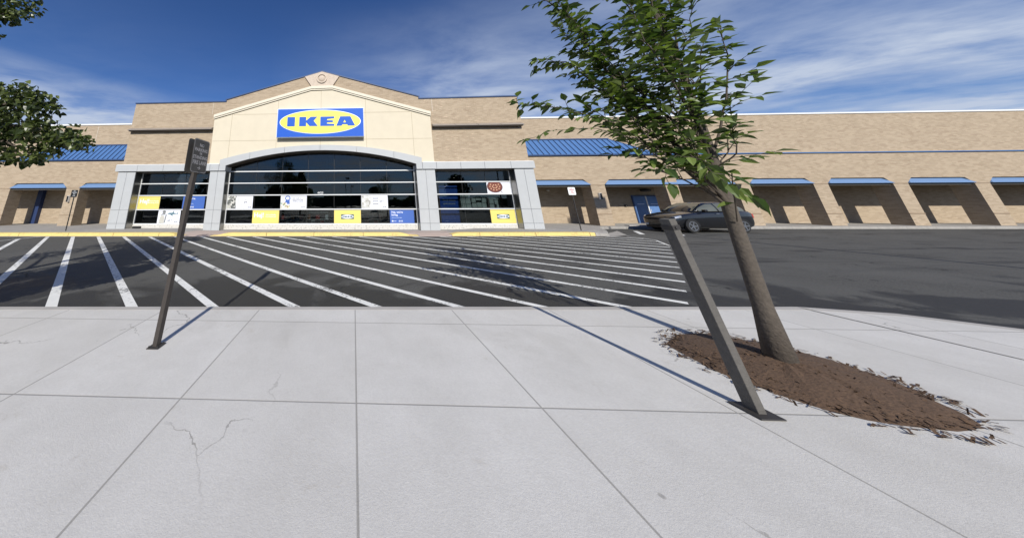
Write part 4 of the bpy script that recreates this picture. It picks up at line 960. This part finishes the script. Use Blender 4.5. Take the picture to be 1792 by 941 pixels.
def bough(lm,tm,pts,r0,twl=(0.25,0.6),tgap=0.11,start=0.2,ln=0.12,wd=0.055,gap=0.05,xmax=None,leafy_main=True,droop=0.5):
    pts=subdiv(pts); 
    tm.tube(pts,[max(0.004,r0*(1-0.8*i/(len(pts)-1))) for i in range(len(pts))],6,cap=False)
    tot=sum((pts[i+1]-pts[i]).length for i in range(len(pts)-1)); acc=0; nxt=tot*start; side=1
    for i in range(len(pts)-1):
        e=pts[i+1]-pts[i]; l=e.length; d=e.normalized()
        while nxt<acc+l:
            f=nxt/tot; p=pts[i]+d*(nxt-acc); a=random.uniform(0,2*math.pi)
            o=d.orthogonal().normalized(); o2=d.cross(o); rad=(o*math.cos(a)+o2*math.sin(a)); rad.z*=0.45
            L_=random.uniform(*twl)*(1.0-0.65*f); dd=(d*0.75+rad*0.85+Vector((0,0,random.uniform(-0.25,0.15)))).normalized()
            if xmax and (p+dd*L_).x>xmax: dd.x=-abs(dd.x)
            q1=p+dd*L_*0.5+rv_(0.02); q2_=p+dd*L_+Vector((0,0,-0.10*L_))+rv_(0.03)
            spray(lm,tm,[p,q1,q2_],0.005,ln,wd,gap,0.15,droop)
            nxt+=tgap*random.uniform(0.6,1.4)
        acc+=l
    if leafy_main:
        k=int(len(pts)*0.6); spray(lm,tm,pts[k:],0.005,ln,wd,gap,0.0,droop)
# right tree
T1=tag(empty('young_tree',(4.25,3.25,0.15)),'young tree with large pointed leaves at the right of the island','tree')
o1=Vector((4.25,3.25,0.15))
lm=MB();tm=MB()
TR=[(4.25,3.25,0.0),(4.26,3.24,0.7),(4.30,3.25,1.5),(4.36,3.28,2.2),(4.42,3.3,3.2),(4.38,3.3,4.4),(4.40,3.3,5.6)]
b=MB(); b.tube([Vector(p)-o1+Vector((0,0,0.0)) for p in TR],[0.12,0.068,0.056,0.048,0.036,0.024,0.010],12); b.build('trunk',M['bark'],T1,smooth=True)
def J(x,y,z): return (x,y,z)
B=[ # main boughs traced as 3D points
 ([(4.30,3.25,1.75),(4.08,3.3,2.27),(3.897,3.3,2.834),(3.64,3.3,3.183),(3.414,3.3,3.561),(3.273,3.3,4.118),(3.113,3.3,4.433),(2.80,3.3,4.70)],0.030),
 ([(4.28,3.25,1.70),(3.957,3.28,2.298),(3.694,3.3,2.482),(3.402,3.3,2.704),(3.147,3.3,2.816),(2.77,3.3,2.965),(2.17,3.3,3.04)],0.016),
 ([(3.75,3.28,2.42),(3.277,3.2,2.594),(2.896,3.2,2.651),(2.495,3.2,2.62),(2.14,3.2,2.51)],0.009),
 ([(4.33,3.27,2.1),(3.862,3.5,2.921),(3.522,3.5,3.277),(3.352,3.5,3.513),(3.117,3.5,3.749),(2.74,3.5,3.80)],0.018),
 ([(4.38,3.28,2.5),(4.275,3.3,3.292),(4.169,3.3,4.088),(4.017,3.3,4.547),(3.82,3.3,5.1)],0.018),
 ([(4.40,3.3,2.9),(4.445,3.3,3.594),(4.60,3.3,4.5),(4.68,3.3,5.3)],0.016),
 ([(4.27,3.2,1.55),(4.05,2.95,2.05),(3.75,2.9,2.2),(3.50,2.9,2.25),(3.35,2.9,2.12),(3.33,2.9,1.95)],0.008),
 ([(4.33,3.26,1.9),(4.05,3.05,2.6),(3.80,2.95,3.2),(3.6,2.9,3.7),(3.55,2.9,4.3)],0.016),
 ([(4.38,3.3,2.6),(4.1,3.5,3.2),(3.85,3.7,3.7),(3.75,3.8,4.3),(3.6,3.8,4.9)],0.016),
 ([(4.36,3.28,2.3),(4.2,3.15,2.9),(4.05,3.05,3.5),(3.95,3.0,4.1)],0.014),
 ([(4.36,3.28,2.3),(4.6,3.2,2.8),(4.78,3.15,3.4),(4.85,3.1,4.0)],0.015),
 ([(4.38,3.28,2.5),(4.55,3.6,3.0),(4.7,3.8,3.6),(4.75,3.9,4.3)],0.014),
 ([(4.40,3.3,3.3),(4.2,3.2,4.0),(4.15,3.1,4.6),(4.2,3.0,5.2)],0.012),
 ([(4.31,3.25,1.8),(4.1,3.4,2.2),(3.95,3.5,2.6),(3.65,3.6,2.95)],0.010),
]
for i,(pts,r) in enumerate(B):
    pts=[tuple(Vector(p)-o1) for p in pts]
    if i in (2,): spray(lm,tm,subdiv(pts,3,0.01),0.006,0.13,0.07,0.075,0.12,0.45)
    elif i==6:
        spray(lm,tm,subdiv(pts,3,0.01),0.006,0.17,0.09,0.07,0.15,0.8)
        spray(lm,tm,[tuple(Vector(p)-o1) for p in ((3.75,2.9,2.2),(3.72,2.85,2.08),(3.80,2.8,1.9))],0.004,0.18,0.08,0.06,0.1,0.8)
        spray(lm,tm,[tuple(Vector(p)-o1) for p in ((4.0,2.95,2.08),(3.92,2.85,1.95),(3.98,2.8,1.78))],0.004,0.18,0.08,0.06,0.1,0.8)
    else:
        bough(lm,tm,pts,r,(0.28,0.62) if i!=1 else (0.18,0.42),0.11,0.30 if i!=1 else 0.22,0.138,0.076,0.058,xmax=5.0-o1.x)
rs_=random.Random(21)
ends=[(2.95,3.2,4.55),(3.05,3.4,4.25),(3.35,3.15,4.0),(3.45,3.35,3.6),(3.1,3.3,3.55),(3.3,3.25,3.2),(3.05,3.3,3.0),(3.6,3.2,3.0),(3.7,3.0,2.75),(3.75,3.3,3.4),(3.8,3.1,3.8),(3.9,3.4,4.2),(4.0,3.1,4.6),(4.1,3.3,5.0),(3.95,2.9,3.2),(4.15,3.0,3.0),(4.0,3.2,2.6),(4.25,2.9,3.6),(4.45,3.0,4.2),(4.5,3.4,3.7),(4.6,3.5,4.9),(4.3,3.6,4.6),(4.7,3.2,2.9),(3.5,3.5,2.7),(3.85,3.0,2.45),(4.35,3.0,2.6)]
for e in ends:
    e=Vector(e); zs=max(1.75,e.z-1.25*(abs(e.x-4.35)+0.35)); st0=Vector((4.32+0.04*(zs-1.5),3.27,min(zs,4.6))); md_=st0.lerp(e,0.5)+Vector((0,0,-0.10))+Vector((rs_.uniform(-.08,.08),rs_.uniform(-.08,.08),0))
    bough(lm,tm,[st0-o1,md_-o1,e-o1],0.011,(0.25,0.5),0.12,0.30,0.145,0.080,0.064,xmax=5.0-o1.x)
tm.build('branches',M['twig'],T1,smooth=True)
lm.build('crown',M['leaf'],T1)
pit=MB(); rs_=random.Random(5); NR=30; vs=[]; fs=[]
for q_,(rr,zz_) in enumerate(((0.72,0.151),(0.62,0.175),(0.45,0.20),(0.25,0.225),(0.08,0.24))):
    for k in range(NR):
        a=2*math.pi*k/NR; f_=1+0.14*noise.noise(Vector((math.cos(a)*2,math.sin(a)*2,q_*0.2+3))); vs.append((4.25+rr*f_*math.cos(a),3.25+rr*f_*math.sin(a),zz_+0.012*rs_.random()*(q_>0)))
for q_ in range(4):
    for k in range(NR): fs.append((q_*NR+k,q_*NR+(k+1)%NR,(q_+1)*NR+(k+1)%NR,(q_+1)*NR+k))
pit.add(vs,fs)
for k in range(2600):
    a=rs_.uniform(0,6.283); rr=0.84*rs_.random()**0.62
    z_=0.154+max(0,0.09*(1-rr/0.72)) if rr<0.7 else 0.154
    if rr>0.72 and rs_.random()<0.6: continue
    c_=Vector((4.25+rr*math.cos(a),3.25+rr*math.sin(a),z_+0.008)); d_=Vector((rs_.uniform(-1,1),rs_.uniform(-1,1),rs_.uniform(-.3,.35))).normalized()*rs_.uniform(0.012,0.035); e_=Vector((-d_.y,d_.x,0)).normalized()*rs_.uniform(0.004,0.010)
    pit.add([c_-d_-e_,c_+d_-e_,c_+d_+e_,c_-d_+e_],[(0,1,2,3)])
tag(pit.build('mulch',M['mulch']),'brown wood mulch round the foot of the young tree','mulch',kind='stuff')
# left tree: denser, small round leaves
T2=tag(empty('dense_tree',(-9.2,2.6,0.15)),'darker dense tree with small round leaves at the left edge','tree')
o2=Vector((-9.2,2.6,0.15)); lm=MB();tm=MB()
b=MB(); b.tube([(0,0,0),(0.05,0,1.2),(0.1,0.05,2.4),(0.15,0.1,4.2),(0.1,0.1,6.2),(0.1,0.1,7.6)],[0.17,0.14,0.125,0.10,0.06,0.02],14); b.build('trunk',M['bark'],T2,smooth=True)
def rleaf(mb,p,ln):
    d=Vector((random.gauss(0,1),random.gauss(0,1),random.gauss(-0.7,0.7))).normalized(); nn=(Vector((0,0,0.6))+rv_(1)).normalized()
    leaf(mb,p,d,nn,ln,ln*0.78)
def clump(c,r,n,ln=0.10):
    c=Vector(c)-o2
    for k in range(n):
        v=Vector((random.gauss(0,1),random.gauss(0,1),random.gauss(0,0.8))); v=v.normalized()*r*random.uniform(0.25,1.0)**0.6
        rleaf(lm,c+v,ln*random.uniform(0.7,1.25))
limbs=[[(-9.1,2.7,2.3),(-8.4,3.6,3.1),(-7.2,4.4,3.35),(-6.2,4.5,3.2),(-5.5,4.5,2.95),(-5.0,4.5,2.82)],
       [(-7.6,4.3,3.3),(-6.8,4.55,2.95),(-6.1,4.6,2.7)],[(-7.2,4.4,3.35),(-6.6,4.4,3.7),(-6.1,4.4,3.75)],
       [(-9.05,2.7,3.8),(-8.6,3.8,4.9),(-7.9,4.4,5.6),(-7.6,4.5,5.85)],[(-9.1,2.6,2.6),(-8.0,2.2,3.0),(-6.6,1.9,3.3)],[(-9.1,2.6,2.2),(-7.8,1.2,2.9),(-6.4,0.6,3.2)],[(-9.05,2.7,4.2),(-10.4,4.5,5.4),(-11,5,6)],[(-9.1,2.7,3.2),(-10.6,3.2,4),(-11.5,3,4.6)]]
for l in limbs: tm.tube([Vector(p)-o2 for p in subdiv(l,3,0.03)],[0.05*(1-0.8*k/(3*(len(l)-1))) for k in range(3*(len(l)-1)+1)],6,cap=False)
for c,r,n in [((-6.45,4.5,2.60),0.13,50),((-6.72,4.5,2.46),0.12,40),((-5.85,4.5,2.58),0.12,40),((-5.55,4.5,2.72),0.13,50),((-5.05,4.5,2.86),0.17,110),((-5.35,4.5,2.98),0.26,180),((-5.6,4.55,3.0),0.26,150),((-5.95,4.5,3.12),0.34,260),((-6.0,4.45,3.62),0.28,190),((-6.35,4.4,3.82),0.30,220),((-6.45,4.5,3.3),0.42,360),((-6.15,4.55,2.72),0.24,130),((-6.75,4.5,2.72),0.25,140),((-6.95,4.45,3.75),0.36,300),((-7.0,4.5,3.2),0.45,380),((-7.45,4.5,3.6),0.5,420),((-7.5,4.5,2.95),0.35,220),((-8.0,4.3,3.4),0.55,480),((-8.5,4.2,3.9),0.6,450),
              ((-7.62,4.5,5.85),0.26,160),((-8.0,4.5,6.0),0.40,320),((-8.2,4.3,5.5),0.55,420),((-8.7,4.0,4.8),0.7,520),((-9.3,3.6,5.6),0.9,700),((-9.4,3.5,6.8),0.9,600),((-8.5,2.7,4.6),0.7,450),((-10.6,4.2,5.2),0.9,500),((-10.9,3.2,4.2),0.8,400),((-8.2,4.8,6.5),0.6,320),((-9.3,4.6,4.6),0.7,400),((-6.9,4.6,4.02),0.2,60),((-6.0,1.9,3.3),0.6,800),((-6.9,2.3,3.2),0.7,1000),((-7.8,2.6,3.4),0.7,1000),((-8.5,1.4,3.0),0.8,900),((-7.0,0.9,3.1),0.7,800),((-5.9,2.7,3.2),0.45,500),((-9.2,0.6,3.2),0.8,700),((-7.5,3.2,4.3),0.6,700),((-8.0,3.4,5.0),0.7,650),((-7.2,1.6,4.4),0.7,300)]:
    clump(c,r,int(n*(1.35 if c[1]<3.5 and c[0]>-9 else (0.72 if c[0]>-7.8 else 1))),0.125 if c[1]<3.5 else 0.108)
tm.build('branches',M['bark'],T2,smooth=True); lm.build('crown',M['leaf2'],T2)
# trees behind the camera, mirrored in the glass
def back_tree(lab,x,y,h,wd,n,sz,conic=False,sd=1):
    rs=random.Random(sd); t=tag(empty('pine_tree' if conic else 'leafy_tree',(x,y,0)),lab,'tree')
    b=MB(); b.tube([(0,0,0),(0,0,h*0.5),(0,0,h*0.92)],[0.16,0.11,0.03],8); b.build('trunk',M['bark'],t)
    l=MB()
    for k in range(n):
        if conic:
            f=rs.random()**0.7; rr=wd*(0.18+0.82*(1-(1-f)))*0.5*(0.6+0.4*abs(math.sin(f*19))); z=h*(1-0.82*f)
            a=rs.uniform(0,6.28); r_=rr*rs.random()**0.5
        else:
            f=rs.random(); a=rs.uniform(0,6.28); z=h*(0.30+0.70*f); rr=wd*0.5*math.sin(math.pi*(0.12+0.84*f))**0.7*(0.75+0.35*noise.noise(Vector((math.cos(a)*1.5,math.sin(a)*1.5+sd,f*4)))); r_=rr*rs.random()**0.45
        p=Vector((r_*math.cos(a),r_*math.sin(a),z)); d=Vector((rs.uniform(-1,1),rs.uniform(-1,1),rs.uniform(-.6,.4))); nn=Vector((rs.uniform(-1,1),rs.uniform(-1,1),1))
        d.normalize(); s=d.cross(nn).normalized()*sz*0.5
        l.add([p-d*sz*.5,p+s*.6,p+d*sz*.5,p-s*.6],[(0,1,2,3)])
    l.build('crown',M['leaf_far'],t)
back_tree('tall dark conical tree behind the camera, mirrored left of centre in the arched window',-9.4,-9.5,7.6,5.6,5200,0.34,True,3)
back_tree('round tree behind the camera, mirrored at the right of the arched window',5.2,-28,6.0,4.2,2600,0.40,False,5)
back_tree('broad tree behind the camera, mirrored at the left of the arched window',-22,-36,6.8,7.5,3000,0.6,False,8)
back_tree('low round tree behind the camera, mirrored in the left window',-38,-30,8,8,2600,0.6,False,11)
back_tree('wide tree behind the camera, mirrored in the right window',26,-30,8.5,8,2600,0.6,False,13)
wb_=MB(); rs=random.Random(4)
for k in range(9000):
    x_=rs.uniform(-190,190); hh=4.5+3.2*noise.noise(Vector((x_*0.03,1.7,0)))+2.0*noise.noise(Vector((x_*0.13,5,0))); z_=rs.random()**0.7*hh; y_=-120+rs.uniform(-6,6)
    d=Vector((rs.uniform(-1,1),rs.uniform(-.3,.3),rs.uniform(-1,1))).normalized(); s=Vector((d.z,0,-d.x))*1.1
    wb_.add([(x_-d.x*1.4,y_,z_-d.z*1.4),(x_+s.x,y_+.4,z_+s.z),(x_+d.x*1.4,y_,z_+d.z*1.4),(x_-s.x,y_-.4,z_-s.z)],[(0,1,2,3)])
tag(wb_.build('distant_woods',M['leaf_far']),'far belt of trees beyond the car park','woods',kind='stuff')
# ---------------------------------------------------------------- the parked car (black estate, nose to the left)
def carpaint():
    m,nt,b=mat_new('car_paint'); b.inputs['Base Color'].default_value=(0.010,0.011,0.014,1); b.inputs['Roughness'].default_value=0.22; b.inputs['Coat Weight'].default_value=1; b.inputs['Coat Roughness'].default_value=0.03; b.inputs['Metallic'].default_value=0.3; return m
M['car']=carpaint()
CARX=1
CAR=tag(empty('parked_car',(19.0,17.8,0.0),R(2)),'glossy black parked car with its nose towards the blue doors','car')
CAR.scale=(1.06,1.05,1.2)
def loft(mb,secs):
    n=len(secs[0]); vs=[p for s in secs for p in s]; fs=[]
    for i in range(len(secs)-1):
        for j in range(n): j2=(j+1)%n; fs.append((i*n+j,(i+1)*n+j,(i+1)*n+j2,i*n+j2))
    fs.append(tuple(range(n))); fs.append(tuple((len(secs)-1)*n+j for j in range(n))[::-1]); mb.add(vs,fs)
def csec(x,hw,zb,zs,zt,crown=0.03):
    """body section at x: half width, bottom, shoulder, top (hood/boot)"""
    P=[(0.0,zb),(0.72,zb),(0.93,zb+0.06),(1.0,(zb+zs)/2-0.02),(0.985,zs-0.04),(0.93,zs+0.01),(0.72,zt-0.01),(0.35,zt+crown*0.7),(0,zt+crown)]
    right=[(x,-hw*a,z) for a,z in P]; left=[(x,hw*a,z) for a,z in P[::-1][1:-1]]
    return right+left
body=MB()
loft(body,[csec(0.00,0.60,0.30,0.60,0.64,0.01),csec(0.05,0.74,0.22,0.68,0.72,0.02),csec(0.16,0.84,0.19,0.76,0.80),csec(0.45,0.90,0.18,0.84,0.89),csec(0.9,0.925,0.18,0.90,0.96),csec(1.35,0.93,0.18,0.94,1.01),csec(1.6,0.93,0.18,0.96,1.02),csec(2.6,0.94,0.18,0.99,1.01),csec(3.6,0.93,0.18,1.01,1.03),csec(4.2,0.90,0.2,1.02,1.06),csec(4.55,0.84,0.24,0.98,1.02),csec(4.68,0.72,0.32,0.86,0.90,0.01)])
o=body.build('body',M['car'],CAR,smooth=True); o.modifiers.new('sub','SUBSURF').render_levels=1
gh=MB()
def gsec(x,hb,ht,zb,zt): return [(x,-hb,zb),(x,-(hb*0.45+ht*0.55),zb+(zt-zb)*0.6),(x,-ht,zt-0.05),(x,-ht*0.8,zt),(x,0,zt+0.015),(x,ht*0.8,zt),(x,ht,zt-0.05),(x,(hb*0.45+ht*0.55),zb+(zt-zb)*0.6),(x,hb,zb)]
loft(gh,[gsec(1.28,0.76,0.74,0.98,1.01),gsec(1.75,0.84,0.68,0.99,1.26),gsec(2.25,0.87,0.62,0.99,1.44),gsec(3.0,0.87,0.63,0.99,1.475),gsec(3.7,0.85,0.62,0.99,1.44),gsec(4.25,0.80,0.60,1.0,1.28),gsec(4.5,0.74,0.62,1.0,1.04)])
gh.build('cabin',M['car'],CAR,smooth=True)
# windows: side glass strips just proud of the cabin, windscreen
def side_pt(x,f,s,off=0.012):
    secs=[(1.28,0.76,0.74,0.98,1.01),(1.75,0.84,0.68,0.99,1.26),(2.25,0.87,0.62,0.99,1.44),(3.0,0.87,0.63,0.99,1.475),(3.7,0.85,0.62,0.99,1.44),(4.25,0.80,0.60,1.0,1.28),(4.5,0.74,0.62,1.0,1.04)]
    for a,b in zip(secs[:-1],secs[1:]):
        if a[0]<=x<=b[0]:
            t_=(x-a[0])/(b[0]-a[0]); v=[p+(q_-p)*t_ for p,q_ in zip(a,b)]; break
    hb,ht,zb,zt=v[1:]; mid=(hb*0.45+ht*0.55); zm=zb+(zt-zb)*0.6; ztp=zt-0.05
    if f<0.6: y=hb+(mid-hb)*f/0.6; z=zb+(zm-zb)*f/0.6
    else: y=mid+(ht-mid)*(f-0.6)/0.4; z=zm+(ztp-zm)*(f-0.6)/0.4
    return (x,s*(y+off),z)
wg=simple('car_window',(0.10,0.105,0.085),0.05,spec=1.0,var=0.3,scale=2)
for s in (-1,1):
    for xa_,xb_ in ((1.62,2.62),(2.70,3.60),(3.68,4.18)):
        b=MB(); k=6; vs=[]
        for i in range(k+1):
            x_=xa_+(xb_-xa_)*i/k
            for f in (0.10,0.5,0.6,0.95): vs.append(side_pt(x_,f,s))
        b.add(vs,[(i*4+j,i*4+4+j,i*4+5+j,i*4+1+j) for i in range(k) for j in range(3)]); b.build('side_window',wg,CAR,smooth=True)
b=MB(); b.add([(1.36,-0.70,1.045),(1.36,0.70,1.045),(2.16,0.54,1.43),(2.16,-0.54,1.43),(1.74,-0.66,1.262),(1.74,0.66,1.262)],[(0,1,5,4),(4,5,2,3)]); b.build('windscreen',wg,CAR)
# wheels with rims, dark arches
tyre=M['rubber']; rim=simple('rim',(0.45,0.46,0.48),0.3,metal=0.9)
for x_ in (0.88,3.72):
    for s in (-1,1):
        wt=empty('wheel',(x_,s*0.82,0.335)); wt.parent=CAR; wt.scale=(1.03,1.0,0.915)
        b=MB(); b.tube([(0,-0.11*s*-1,0),(0,-0.09*s*-1,0),(0,0.09*s*-1,0),(0,0.11*s*-1,0)],[0.30,0.335,0.335,0.30],28); b.build('tyre',tyre,wt,smooth=False)
        b=MB(); 
        for k in range(5):
            a=2*math.pi*k/5; b.add([(0.03*math.cos(a+1.57),s*0.118,0.03*math.sin(a+1.57)),(-0.03*math.cos(a+1.57),s*0.118,-0.03*math.sin(a+1.57)),(0.22*math.cos(a)-0.025*math.cos(a+1.57),s*0.122,0.22*math.sin(a)-0.025*math.sin(a+1.57)),(0.22*math.cos(a)+0.025*math.cos(a+1.57),s*0.122,0.22*math.sin(a)+0.025*math.sin(a+1.57))],[(0,1,2,3)])
        b.tube([(0,s*0.112,0),(0,s*0.125,0)],0.05,12)
        n=28; vs=[]; 
        for k in range(n):
            a=2*math.pi*k/n; vs+=[(0.21*math.cos(a),s*0.121,0.21*math.sin(a)),(0.24*math.cos(a),s*0.121,0.24*math.sin(a))]
        b.add(vs,[(2*k,2*k+1,(2*k+3)%(2*n),(2*k+2)%(2*n)) for k in range(n)]); b.build('rim',rim,wt)
        b=MB(); n=20; vs=[(0,s*0.10,0)]
        for k in range(n+1):
            a=math.pi*k/n; vs.append((0.40*math.cos(a),s*0.112,0.40*math.sin(a)-0.02))
        b.add(vs,[(0,k+1,k+2) for k in range(n)]); b.build('wheel_arch',M['black'],wt)
lens=simple('lamp_glass',(0.7,0.72,0.75),0.08,metal=0.6)
for s in (-1,1):
    b=MB(); b.add([(0.10,s*0.52,0.66),(0.17,s*0.80,0.68),(0.42,s*0.905,0.74),(0.42,s*0.90,0.83),(0.18,s*0.78,0.78),(0.09,s*0.50,0.73)],[(0,1,4,5),(1,2,3,4)]); b.build('headlight',lens,CAR)
    b=MB(); b.box(-0.02,0.10,s*0.55-0.09,s*0.55+0.09,0.33,0.43); b.build('fog_lamp',M['p_lgrey'],CAR,bevel=0.02)
    b=MB(); b.box(1.62,1.78,s*1.0-0.09,s*1.0+0.09,1.00,1.12); b.build('mirror',M['car'],CAR,bevel=0.03)
    b=MB(); b.box(2.35,2.52,s*0.945-0.012,s*0.945+0.012,0.90,0.93); b.box(3.3,3.47,s*0.94-0.012,s*0.94+0.012,0.91,0.94); b.build('door_handle',rim,CAR)
    b=MB(); b.box(4.58,4.70,s*0.62-0.12,s*0.62+0.12,0.70,0.90); b.build('tail_light',M['red'],CAR,bevel=0.02)
b=MB(); b.box(-0.035,0.06,-0.46,0.46,0.42,0.62)
b.build('grille',M['black'],CAR,bevel=0.02)
b=MB()
for k in range(3): b.box(-0.042,0.0,-0.44,0.44,0.455+k*0.055,0.465+k*0.055)
b.build('grille_bar',rim,CAR)
b=MB(); b.box(-0.03,0.10,-0.60,0.60,0.22,0.31); b.build('bumper_vent',M['black'],CAR,bevel=0.02)
